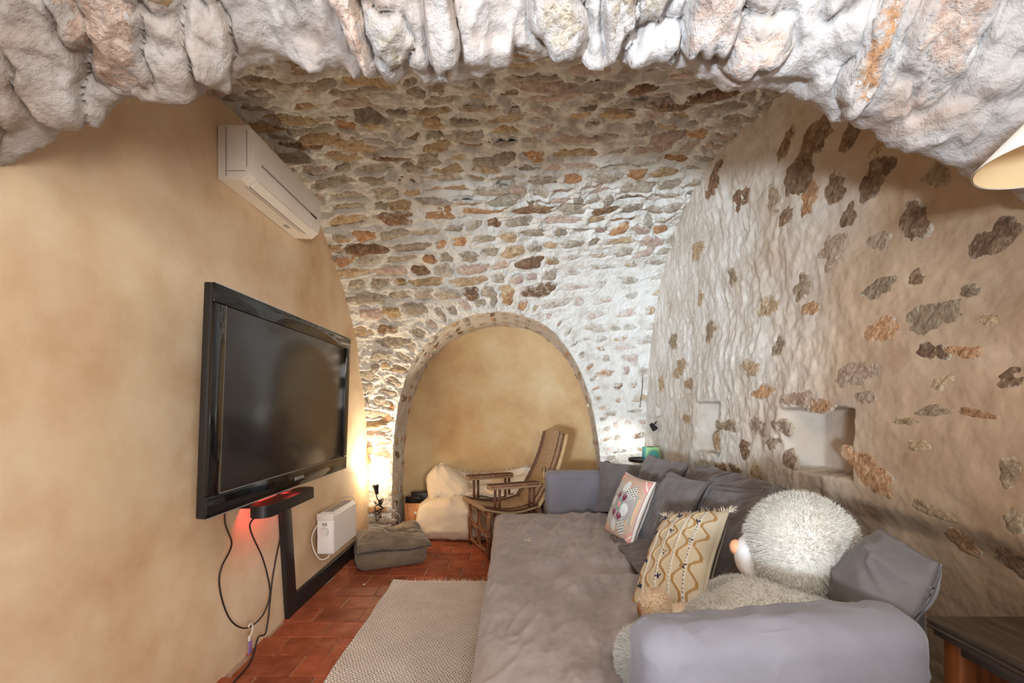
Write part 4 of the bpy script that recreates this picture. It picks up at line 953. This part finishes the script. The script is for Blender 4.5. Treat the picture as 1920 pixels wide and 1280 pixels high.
for (yc, zc, ry, rz) in ((-.13, .325, .11, .075), (.13, .325, .11, .075), (-.13, .14, .11, .075), (.13, .14, .11, .075)):
    mb = MB(); mb.tube([(xf_, yc+ry*math.copysign(abs(math.cos(a))**.6, math.cos(a)), zc+rz*math.copysign(abs(math.sin(a))**.6, math.sin(a))) for a in np.linspace(0, 2*PI, 32, endpoint=False)], .010, 8, closed=True); mb.local('cane_ring', M['rattan'], rc)
mb = MB(); mb.tube([(xf_-.0+.022*math.cos(a), -hw+.022*math.sin(a), .215) for a in np.linspace(0, 2*PI, 14, endpoint=False)], .012, 8, closed=True); mb.local('cane_binding', M['rattan'], rc)
mb = MB(); mb.tube([(xf_, -.02, .05), (xf_, -.02, .40)], .009, 8); mb.local('cane_post', M['rattan'], rc)
# woven seat, curved
ns = 24; xs = np.linspace(-.31, .24, ns); ys = np.linspace(-.30, .30, 16); Xs, Ys = np.meshgrid(xs, ys, indexing='ij'); Zs = .485-.045*np.sin(np.clip((Xs+.31)/.55, 0, 1)*PI)-.02*(Xs+.31)/.55
k0 = ns*16; V = np.concatenate([np.stack([Xs.ravel(), Ys.ravel(), Zs.ravel()], 1), np.stack([Xs.ravel(), Ys.ravel(), Zs.ravel()-.022], 1)]); f0 = gridf(ns, 16)
rim = [i*16 for i in range(ns)]+[(ns-1)*16+j for j in range(1, 16)]+[i*16+15 for i in range(ns-2, -1, -1)]+[j for j in range(14, 0, -1)]
f3 = np.array([(rim[i], rim[(i+1) % len(rim)], rim[(i+1) % len(rim)]+k0, rim[i]+k0) for i in range(len(rim))])
seat = link('seat', mesh('seat', V, np.concatenate([f0, f0[:, ::-1]+k0, f3])), M['weave'], rc)
for yy in (-.285, -.20, .20, .285):
    zz = [.485-.045*math.sin(t*PI)-.02*t+.006 for t in np.linspace(0, 1, 20)]
    mb = MB(); mb.tube([(-.31+.55*t, yy+.006*math.sin(t*60), z) for t, z in zip(np.linspace(0, 1, 20), zz)], .007, 6); mb.local('braid', M['darkrattan'], seat)
mb = MB(); mb.bar((-.312, -.30, .474), (-.312, .30, .474), .02, .04, .004); auto(mb.local('seat_lip', M['weave'], seat))
# armrests on paired posts
for sy in (-1, 1):
    ya_ = sy*.30
    mb = MB(); mb.box((-.02, ya_, .668), (.50, .095, .042), .008); ar = auto(mb.local('armrest', M['weave'], rc))
    for yy in (-.038, 0, .038):
        mb = MB(); mb.tube([(-.27+.5*t, ya_+yy+.005*math.sin(t*50), .69) for t in np.linspace(0, 1, 20)], .006, 6); mb.local('braid', M['darkrattan'], ar)
    mb = MB(); mb.tube([(-.26, ya_-sy*.0+.045*(-1), .675), (.22, ya_-.045, .675)], .009, 6); mb.local('edge_cane', M['rattan'], ar)
    for px_ in (-.20, -.155, .15, .195):
        mb = MB(); mb.tube([(px_, sy*.285, .40), (px_, sy*.295, .66)], .0135, 8); mb.local('arm_post', M['darkrattan'], rc)
# back: tall curved woven panel with a raised crest
nb = 30; tb = np.linspace(0, 1, nb); yb_ = np.linspace(-.26, .26, 20)
def backpt(t, y): return np.array([.235+.34*t+.05*math.sin(t*PI)-.02*(1-(y/.26)**2), y*(1-.10*t), .43+(.70+.045*math.cos(min(abs(y)/.26*1.2, 1)*PI/2))*t])
Gb = np.array([[backpt(t, y) for y in yb_] for t in tb]).reshape(-1, 3); nrm_ = np.array([.9, 0, -.42])
V = np.concatenate([Gb, Gb+nrm_*.022]); k0 = nb*20; f0 = gridf(nb, 20); rim = [i*20 for i in range(nb)]+[(nb-1)*20+j for j in range(1, 20)]+[i*20+19 for i in range(nb-2, -1, -1)]+[j for j in range(18, 0, -1)]
f3 = np.array([(rim[i], rim[(i+1) % len(rim)], rim[(i+1) % len(rim)]+k0, rim[i]+k0) for i in range(len(rim))])
bk = link('backrest', mesh('backrest', V, np.concatenate([f0, f0[:, ::-1]+k0, f3])), M['weave'], rc)
for yy in (-.235, -.17, .17, .235):
    mb = MB(); mb.tube([backpt(t, yy+.006*math.sin(t*70))-nrm_*.005 for t in np.linspace(0, 1, 34)], .007, 6); mb.local('braid', M['darkrattan'], bk)
for k in range(4):
    mb = MB(); mb.tube([backpt(t, -.262)+nrm_*(.008*k+.002)+np.array([0, -.004, 0]) for t in np.linspace(0, 1, 20)], .0065, 6); mb.local('edge_cane', M['bamboo'], bk)
for sy in (-1, 1):
    mb = MB(); mb.tube([(.25, sy*.24, .40), (.30, sy*.24, .46), (.36, sy*.235, .52)], .014, 8); mb.local('back_support', M['rattan'], rc)

# folded bamboo stand leaning behind the chair
fs = thing('folding_stand', 'folded bamboo stand with brown straps behind the rattan chair', 'stand', (.30, 4.80, 0))
for k, (x0, x1) in enumerate(((.325, .315), (.345, .335), (.36, .375))):
    mb = MB(); mb.tube([(x0, 4.47+.02*k, .0), (x1, 4.50+.02*k, .80-.05*k)], .010, 8); mb.world('pole', M['bamboo'], fs)
mb = MB(); mb.tube([(.318+.018*math.cos(a), 4.495, .78+.018*math.sin(a)) for a in np.linspace(0, 2*PI, 16, endpoint=False)], .005, 6, closed=True); mb.world('ring', M['darkwood'], fs)
for k in range(3):
    mb = MB(); mb.bar((.27+.02*k, 4.50+.02*k, .50), (.33+.02*k, 4.51+.02*k, .30), .012, .03, .002); auto(mb.world('strap', M['darkwood'], fs))

# ------------------------------------------------------------------ sofa
so = thing('sofa', 'deep grey linen sofa bed along the right wall', 'sofa', (.55, 2.8, 0))
def seat_v(y0, y1, seed):
    V, Fs = softbox((.52, (y0+y1)/2, .30), (1.34, y1-y0, .24), .07, 120, seed, .010, 2.2, .006, 4.5, puff=.012)
    q = V*np.array([1.0, 1.0, 0]); top = sst(.36, .40, V[:, 2])
    # long soft creases running in from the middle
    a = np.array([V[:, 0]*.45+V[:, 1]*.9, V[:, 0]*1.0-V[:, 1]*.3, 0*V[:, 0]]).T
    V[:, 2] += top*(.028*ridged(a*np.array([.6, 2.2, 1]), 2.2, 2, seed+70)+.016*ridged(a*np.array([1, 3, 1]), 4.0, 3, seed+80)+.006*ridged(a*np.array([1, 2, 1]), 11, 2, seed+85))*sst(.0, .16, np.minimum(V[:, 1]-y0, y1-V[:, 1]))*(.35+.65*sst(.0, .35, V[:, 0]))
    V[:, 2] += top*.013*crease(a*np.array([.55, 1.7, 1]), 3.6, seed+90, 9)*sst(.0, .12, np.minimum(V[:, 1]-y0, y1-V[:, 1]))
    V[:, 2] -= top*.012*np.exp(-((V[:, 0]-.55)**2+(V[:, 1]-(y0+y1)/2)**2)/.12)
    return V, Fs
V, Fs = seat_v(1.50, 2.685, 3); weld(wobj('seat_cushion', V, Fs, M['sofa'], so))
V, Fs = seat_v(2.69, 4.19, 4); sc2 = weld(wobj('seat_cushion', V, Fs, M['sofa'], so))
V, Fs = softbox((.52, 2.85, .105), (1.28, 2.66, .20), .03, 30, 6, .002, 5, .002, 5); weld(wobj('base', V, Fs, M['sofa'], so))
V, Fs = softbox((.775, 1.335, .40), (.85, .20, .79), .075, 80, 7, .006, 3.5, .009, 5, rotz=.10); weld(wobj('armrest', V, Fs, M['armcloth'], so))
V, Fs = softbox((.86, 4.315, .40), (1.08, .21, .78), .05, 60, 8, .003, 4, .004, 5); weld(wobj('armrest', V, Fs, M['armcloth'], so))
V, Fs = softbox((1.29, 2.92, .41), (.26, 2.80, .72), .08, 60, 9, .010, 5, .008, 4); weld(wobj('backrest', V, Fs, M['pillow'], so))
mb = MB(); rr = random.Random(3)
for k in range(9):
    c = (.10+rr.uniform(-.03, .05), 3.31+rr.uniform(-.06, .05), .4315); t_ = rr.uniform(.010, .02)
    mb.add([(c[0]+t_*rr.uniform(.4, 1.3)*math.cos(a)*.6, c[1]+t_*1.6*math.sin(a)*rr.uniform(.6, 1.2), c[2]+.004*rr.random()) for a in np.linspace(0, 2*PI, 9, endpoint=False)], [tuple(range(9))])
o = mb.world('torn_patch', M['thread'], so); o['kind'] = 'stuff'

# charcoal pillows and throw
PG = 'charcoal pillows along the sofa back'
pillow('pillow', 'charcoal pillow slumped between the white bear head and the dark cabinet', 'pillow', .30, .33, .24, frame((1.245, 1.53, .795), (-.14, -1, -.12), (.40, -.05, .85)), M['pillow'], 71, PG, wr=.036, p=.66, pinch=.02)
pillow('pillow', 'charcoal pillow hidden behind the white bear against the stone wall', 'pillow', .40, .42, .17, frame((1.30, 2.14, .80), (0, -1, 0), (.30, 0, .95)), M['pillow'], 72, PG, wr=.03)
pillow('pillow', 'grey pillow leaning in the corner of the far armrest', 'pillow', .46, .46, .17, frame((.99, 4.07, .67), (.88, -.42, 0), (.10, .25, .92)), M['pillow'], 73, PG, wr=.034)
pillow('pillow', 'large charcoal pillow standing behind the patterned cushion', 'pillow', .66, .56, .22, frame((1.16, 3.68, .72), (.15, -1, 0), (.36, .05, .9)), M['pillow'], 74, PG, wr=.036)
pillow('pillow', 'charcoal pillow wedged between the patterned and the tufted cushion', 'pillow', .60, .54, .22, frame((1.07, 3.02, .69), (.05, -1, .02), (.40, .05, .9)), M['pillow'], 75, PG, wr=.034)
pillow('pillow', 'charcoal pillow with an upright hem corner behind the tufted cushion', 'pillow', .42, .40, .14, frame((1.20, 2.60, .73), (.15, -1, .12), (.42, .0, .9)), M['pillow'], 76, PG, fl=.16, wr=.026)
# throw draped over the back and down to the seat
sec_ = [(1.47, .86), (1.44, .955), (1.36, .945), (1.24, .86), (1.14, .70), (1.04, .56), (.92, .49), (.80, .455), (.72, .445)]
sp_ = np.array(spline([(a, b, 0) for a, b in sec_], 10))[:, :2]; ks_ = len(sp_); ya = np.linspace(1.98, 3.35, 110)
Tg, Yg = np.meshgrid(np.arange(ks_), ya, indexing='ij'); Xw = sp_[Tg.ravel(), 0]; Zw = sp_[Tg.ravel(), 1]; Yw = Yg.ravel()
q = p3(Xw+Zw, Yw); nx_ = .02*fbm(q, 3, 3, 501)+.030*ridged(np.stack([q[:, 0]*.9+q[:, 1]*.5, q[:, 1]*1.6, q[:, 2]], 1), 3.4, 3, 503)
Xw = Xw-.7*nx_-.0; Zw = Zw+.8*nx_+.008
V = np.concatenate([np.stack([Xw, Yw, Zw], 1), np.stack([Xw+.006, Yw, Zw-.008], 1)]); k0 = len(Xw); f0 = gridf(ks_, 110); n2 = 110
rim = [i*n2 for i in range(ks_)]+[(ks_-1)*n2+j for j in range(1, n2)]+[i*n2+n2-1 for i in range(ks_-2, -1, -1)]+[j for j in range(n2-2, 0, -1)]
f3 = np.array([(rim[i], rim[(i+1) % len(rim)], rim[(i+1) % len(rim)]+k0, rim[i]+k0) for i in range(len(rim))])
o = wobj('throw', V, np.concatenate([f0, f0[:, ::-1]+k0, f3]), M['throw']); tag(o, 'dark brown throw rumpled over the sofa back behind the bear', 'throw')

# ------------------------------------------------------------------ patterned cushion
def printcol(o, cols):
    at_ = o.data.color_attributes.new('print', 'FLOAT_COLOR', 'POINT'); at_.data.foreach_set('color', np.asarray(cols, np.float32).ravel())
def lay(cols, mask, c): cols[mask] = c
n = 150
V, Fs, (a, b, f, k) = pillow_v(.49, .49, .15, 21, n, .007, p=.45)
A_ = np.tile(a, 2); B_ = np.tile(b, 2); front = np.r_[np.ones(len(a), bool), np.zeros(len(a), bool)]
cols = np.tile(np.array(srgb(206, 178, 158)), (len(A_), 1)); cream = srgb(232, 224, 212)
c_ = lambda r, g, b_: np.array(srgb(r, g, b_))
lay(cols, (np.abs(A_)+np.abs(B_) > 1.50), c_(222, 158, 152))
lay(cols, (np.abs(np.abs(A_)+np.abs(B_)-1.62) < .035), c_(236, 220, 200))
for k_, cc in enumerate(((150, 176, 168), (222, 188, 140), (206, 190, 176), (150, 176, 168), (226, 190, 150))):
    lay(cols, (np.abs(A_-(.50+.085*k_)) < .035) & (np.abs(B_) < .72-.085*k_), c_(*cc))
    lay(cols, (np.abs(A_+(.50+.085*k_)) < .035) & (np.abs(B_) < .72-.085*k_), c_(*cc))
lay(cols, ((A_*.7)**2+(B_)**2 < .30) , c_(178, 174, 172))
lay(cols, ((A_)**2+(B_-.02)**2 < .045), c_(140, 168, 164)); lay(cols, ((A_)**2+(B_-.02)**2 < .012), c_(238, 170, 160))
for (x, y, r1) in ((.36, -.08, .20), (-.05, .62, .19), (-.10, -.66, .19), (-.52, .05, .17)): lay(cols, (A_-x)**2+(B_-y)**2 < r1**2, c_(226, 232, 230))
for (x, y) in ((.18, .28), (.16, -.32), (-.22, .30), (-.24, -.28)):
    lay(cols, (np.abs(A_-x)+np.abs(B_-y) < .15) & (np.abs(A_-x) > .02*np.sign(B_-y)), c_(132, 48, 78))
for (x, y) in ((.42, .48), (.40, -.60), (-.52, .52), (-.52, -.50)):
    m_ = np.maximum(np.abs((A_-x)*.8+(B_-y)*.6), np.abs((A_-x)*.6-(B_-y)*.8)) < .21; lay(cols, m_, c_(226, 226, 220))
    g1 = (((A_-x)*11) % 1-.5)**2+(((B_-y)*11+np.floor((A_-x)*11)*.5) % 1-.5)**2 < .085; lay(cols, m_ & g1, c_(30, 34, 42))
mm = np.maximum(np.abs(A_), np.abs(B_)); lay(cols, mm > .965, c_(222, 212, 200)); lay(cols, (mm > .95) & (mm < .965), c_(140, 56, 70)); cols[~front] = cream
o = wobj('patterned_cushion', xf(V, frame((.857, 3.345, .655), (.17, -1, 0), (.36, .07, .92))), Fs, vcol('printed_cotton')); printcol(o, cols)
tag(o, 'square cushion printed with pink corners, circles and dotted patches', 'cushion')

# ------------------------------------------------------------------ tufted boho cushion
tc = thing('tufted_cushion', 'cream cushion with ochre zigzag tufting, navy bows and fringe', 'cushion', (.83, 2.45, .45))
n = 130
V, Fs, (a, b, f, k) = pillow_v(.60, .36, .22, 22, n, .008, p=.42); A_ = np.tile(a, 2); B_ = np.tile(b, 2); front = np.r_[np.ones(len(a), bool), np.zeros(len(a), bool)]
cols = np.tile(np.array(srgb(200, 184, 156)), (len(A_), 1)); rise = np.zeros(len(A_))
for k_, y0 in enumerate((-.78, -.40, 0, .40, .78)):
    zz = np.abs(((A_*2.2+.5*k_) % 1)-.5)*4-1; zz = np.clip(zz*1.6, -1, 1)
    m_ = np.abs(B_-y0-.10*zz) < .035; lay(cols, m_ & front, np.array(srgb(164, 124, 70))); rise += .006*np.exp(-((B_-y0-.10*zz)/.04)**2)*front
    m_ = np.abs(B_-y0-.20) < .022; lay(cols, m_ & front, np.array(srgb(220, 212, 198))); rise += .004*np.exp(-((B_-y0-.20)/.03)**2)*front
    m_ = (np.abs(B_-y0-.20) < .012) & (((A_*16) % 1) < .4); lay(cols, m_ & front, np.array(srgb(52, 50, 60)))
V[:, 2] += rise*np.tile(np.clip(f*2, 0, 1), 2); cols[~front] = np.array(srgb(206, 198, 178))
Mb = frame((.845, 2.27, .645), (.32, .42, .36), (-.10, .32, .03))
o = wobj('cover', xf(V, Mb), Fs, vcol('tufted_cotton'), tc); printcol(o, cols)
rr = np.random.default_rng(31)
for (x, y) in ((-.62, .12), (-.2, .12), (.25, .12), (.68, .12), (-.42, -.5), (.05, -.5), (.5, -.5), (-.75, .66), (-.3, .66), (.3, .66), (.72, .66)):
    zc = .10*max((1-x*x)*(1-y*y), 0)**.45+.008; mb = MB()
    for ang in (.4, 1.9, 3.5, 5.0): mb.tube([xf(np.array([[x*.30, y*.18, zc]]), Mb)[0], xf(np.array([[x*.30+.016*math.cos(ang), y*.18+.016*math.sin(ang), zc+.006]]), Mb)[0]], [.006, .004], 6)
    mb.world('bow_tuft', M['tuft'], tc)
ed = np.concatenate([np.stack([np.full(160, sx*.30), rr.uniform(-.18, .18, 160), np.zeros(160)], 1) for sx in (-1, 1)]); dr = np.repeat(np.array([[-1., 0, .15], [1., 0, .15]]), 160, 0)
strands('fringe', xf(ed, Mb), dr@np.array(Mb.to_3x3()).T, .035, .005, M['thread'], tc, .5, 8)
for sx, sy in ((-1, -1), (-1, 1), (1, -1), (1, 1)):
    rt = np.tile(np.array([[sx*.30, sy*.18, 0.]]), (40, 1)); strands('tassel', xf(rt, Mb), np.tile(np.array([[sx, sy*.8, .1]])@np.array(Mb.to_3x3()).T, (40, 1)), .05, .005, M['thread'], tc, .45, 12+sx*2+sy)

# ------------------------------------------------------------------ white plush bear lying behind the near armrest
br = thing('plush_bear', 'big white fluffy plush bear lying on the sofa with its back turned', 'plush toy', (.95, 1.75, .42))
ELL = {'head': [((1.14, 1.80, .845), (.195, .19, .205))],
       'body': [((1.02, 1.74, .58), (.27, .20, .16)), ((.88, 1.74, .55), (.22, .17, .13))],
       'arm': [((.93, 1.84, .655), (.13, .055, .05))],
       'legw': [((.62, 1.66, .50), (.20, .085, .085)), ((.465, 1.63, .495), (.085, .09, .110))],
       'legt': [((.70, 1.84, .53), (.16, .07, .07)), ((.575, 1.83, .595), (.062, .065, .075))]}
def ell_mesh(name, ells, mat, par, vox=.012):
    mb = MB()
    for c, r in ells:
        V, Fs = blob(c, r, 2.1, 40, 5, .0, 3, .0, 3, None); mb.add(V, Fs)
    o = mb.world(name, mat, par)
    md = o.modifiers.new('merge', 'REMESH'); md.mode = 'VOXEL'; md.voxel_size = vox; md.use_smooth_shade = True
    m2 = o.modifiers.new('smooth', 'SMOOTH'); m2.iterations = 6; return o
def fur_on(ells, others, n, seed):
    r = np.random.default_rng(seed); R_, D_ = [], []
    for c, rad in ells:
        rad = np.array(rad); d = r.normal(0, 1, (n, 3)); d /= np.linalg.norm(d, axis=1)[:, None]; p = np.array(c)+d*rad; nn = d/rad; nn /= np.linalg.norm(nn, axis=1)[:, None]
        ok = np.ones(n, bool)
        for c2, r2_ in others:
            if c2 is c: continue
            ok &= (((p-np.array(c2))/np.array(r2_))**2).sum(1) > .97
        R_.append(p[ok]-nn[ok]*.003); D_.append(nn[ok])
    return np.concatenate(R_), np.concatenate(D_)
allE = sum(ELL.values(), [])
bd = ell_mesh('body', ELL['body']+ELL['arm']+ELL['legw'], M['fur'], br)
hd = ell_mesh('head', ELL['head'], M['fur'], br)
lt = ell_mesh('leg', ELL['legt'], M['furtan'], br)
V, Fs = blob((1.015, 1.865, .785), (.095, .085, .10), 2.2, 40, 3, 0, 3, 0, 3, None); mz = wobj('muzzle', V, Fs, M['plush'], hd)
V, Fs = blob((.932, 1.895, .815), (.024, .028, .032), 2, 24, 3, 0, 3, 0, 3, None); wobj('nose', V, Fs, M['nose'], mz)
V, Fs = blob((.517, 1.835, .585), (.012, .022, .032), 2, 24, 3, 0, 3, 0, 3, None); wobj('paw_pad', V, Fs, M['pad'], lt)
mzE = [((1.015, 1.865, .785), (.11, .10, .115))]
def combed(nn, bias): d = nn+np.array(bias); return d/np.linalg.norm(d, axis=1)[:, None]
R_, D_ = fur_on(ELL['head'], allE+mzE, 26000, 1)
q = R_-np.array([1.06, 1.64, .86]); q /= np.linalg.norm(q, axis=1)[:, None]; D_ = D_+.9*(q-D_*(q*D_).sum(1)[:, None])*np.exp(-((R_-np.array([1.06, 1.64, .86]))**2).sum(1)/.02)[:, None]
strands('fur', R_, combed(D_, (0, 0, -.25)), .024, .0022, M['fur'], hd, .35, 41)
R_, D_ = fur_on(ELL['body']+ELL['arm']+ELL['legw'], allE, 17000, 2); strands('fur', R_, combed(D_, (-.2, 0, -.1)), .022, .0022, M['fur'], bd, .4, 42)
R_, D_ = fur_on(ELL['legt'], allE, 6000, 3); strands('fur', R_, D_, .011, .002, M['furtan'], lt, .5, 43)

# ------------------------------------------------------------------ corner tray table with the green box
ct = thing('tray_table', 'small black tray table in the far corner behind the sofa', 'table', (1.36, 4.62, 0))
mb = MB(); mb.lathe([(0, .845), (.145, .845), (.15, .85), (.15, .878), (.144, .878), (.142, .856), (0, .856)], c=(1.33, 4.60, 0), n=32); auto(mb.world('tray', M['black'], ct))
mb = MB(); mb.tube([(1.33, 4.60, .02), (1.33, 4.60, .846)], .014, 10); mb.world('post', M['black'], ct)
mb = MB(); mb.lathe([(0, 0.001), (.12, .001), (.12, .012), (.03, .03), (0, .03)], c=(1.33, 4.60, 0), n=28); auto(mb.world('foot', M['black'], ct))
gb = thing('gift_box', 'small green cube box with a teal round on its face', 'box', (1.385, 4.55, .857))
mb = MB(); mb.box((1.39, 4.56, .927), (.135, .12, .14), .003); auto(mb.world('carton', M['green'], gb))
mb = MB(); mb.lathe([(0, .0), (.05, .0), (.05, .003), (0, .003)], c=(1.40, 4.4995, .918), n=28, M=Matrix.Rotation(PI/2, 3, 'X')); mb.world('round_print', M['teal'], gb)
mb = MB(); mb.box((1.3215, 4.56, .927), (.002, .118, .138)); mb.world('side_panel', M['teal'], gb)
mb = MB(); mb.lathe([(.028, .0), (.032, .0), (.032, .004), (.028, .004), (.028, 0)], c=(1.39, 4.56, .9965), n=20); mb.world('lid_ring', M['darkwood'], gb)
# thin wire hanging on the back wall, black loop behind the far armrest
mb = MB(); mb.tube(spline([at(1205, 703, 4.93), at(1204, 728, 4.92), at(1200, 760, 4.92)], 6), .003, 6); mb.lathe([(0, -.008), (.008, -.004), (.008, .004), (0, .008)], c=at(1200, 762, 4.92), n=10); o = mb.world('wire', M['cable']); tag(o, 'short thin wire hanging on the white corner of the back wall', 'wire')
mb = MB(); mb.tube(spline([(.84, 4.47, .70), (.87, 4.47, .82), (.93, 4.47, .86), (.97, 4.47, .83), (.98, 4.47, .70), (.98, 4.47, .0)], 8), .006, 8); o = mb.world('cable', M['cable']); tag(o, 'black cable loop showing above the far armrest', 'cable')
mb = MB(); mb.tube(spline([at(690, 715, 4.58), at(684, 735, 4.58), at(690, 755, 4.57), at(693, 766, 4.57)], 6), .003, 6); o = mb.world('wire', M['cable']); tag(o, 'short thin wire in the left corner above the spot lamp', 'wire')
mb = MB(); mb.box(at(1099, 760, 5.10)+np.array([.02, 0, 0]), (.012, .03, .035), .003); o = mb.world('wall_clip', M['whitemetal']); tag(o, 'small white clip on the right side of the arched niche', 'clip')

# ------------------------------------------------------------------ dark side cabinet
sd_ = thing('side_cabinet', 'dark walnut side cabinet with an open side, beside the near armrest', 'cabinet', (1.42, 1.0, 0))
x0, x1, y0, y1, zt = 1.225, 1.60, .35, 1.345, .78
mb = MB(); mb.prism([(x0+.004, zt-.03), (x0+.0, zt-.024), (x0+.006, zt-.016), (x0+.0, zt-.012), (x0, zt-.004), (x0+.005, zt), (x1, zt), (x1, zt-.03)], 'y', y0, y1); auto(mb.world('top', M['darkwood'], sd_), 20)
mb = MB(); mb.prism([(x0+.028, zt-.075), (x0+.028, zt-.03), (x1, zt-.03), (x1, zt-.075)], 'y', y0+.03, y1-.03); auto(mb.world('apron', M['darkwood'], sd_))
mb = MB(); mb.prism([(x0+.010, zt-.046), (x0+.010, zt-.03), (x0+.05, zt-.03), (x0+.05, zt-.046)], 'y', y0+.012, y1-.012); auto(mb.world('moulding', M['darkwood'], sd_))
for lx, ly in ((x0+.05, y1-.05), (x0+.05, y0+.05), (x1-.03, y1-.05), (x1-.03, y0+.05)):
    mb = MB(); mb.box((lx, ly, (zt-.03)/2), (.05, .05, zt-.03), .005); auto(mb.world('leg', M['redwood'], sd_))
mb = MB(); mb.box((x1-.03, (y0+y1)/2, .40), (.012, y1-y0-.1, .64)); mb.world('back_panel', M['darkwood'], sd_, False)
mb = MB(); mb.box(((x0+x1)/2+.01, y1-.05, .40), (x1-x0-.12, .012, .64)); mb.world('side_panel', M['redwood'], sd_, False)
for z in (.10, .42):
    mb = MB(); mb.box(((x0+x1)/2+.01, (y0+y1)/2, z), (x1-x0-.08, y1-y0-.08, .018), .002); mb.world('shelf', M['darkwood'], sd_, False)
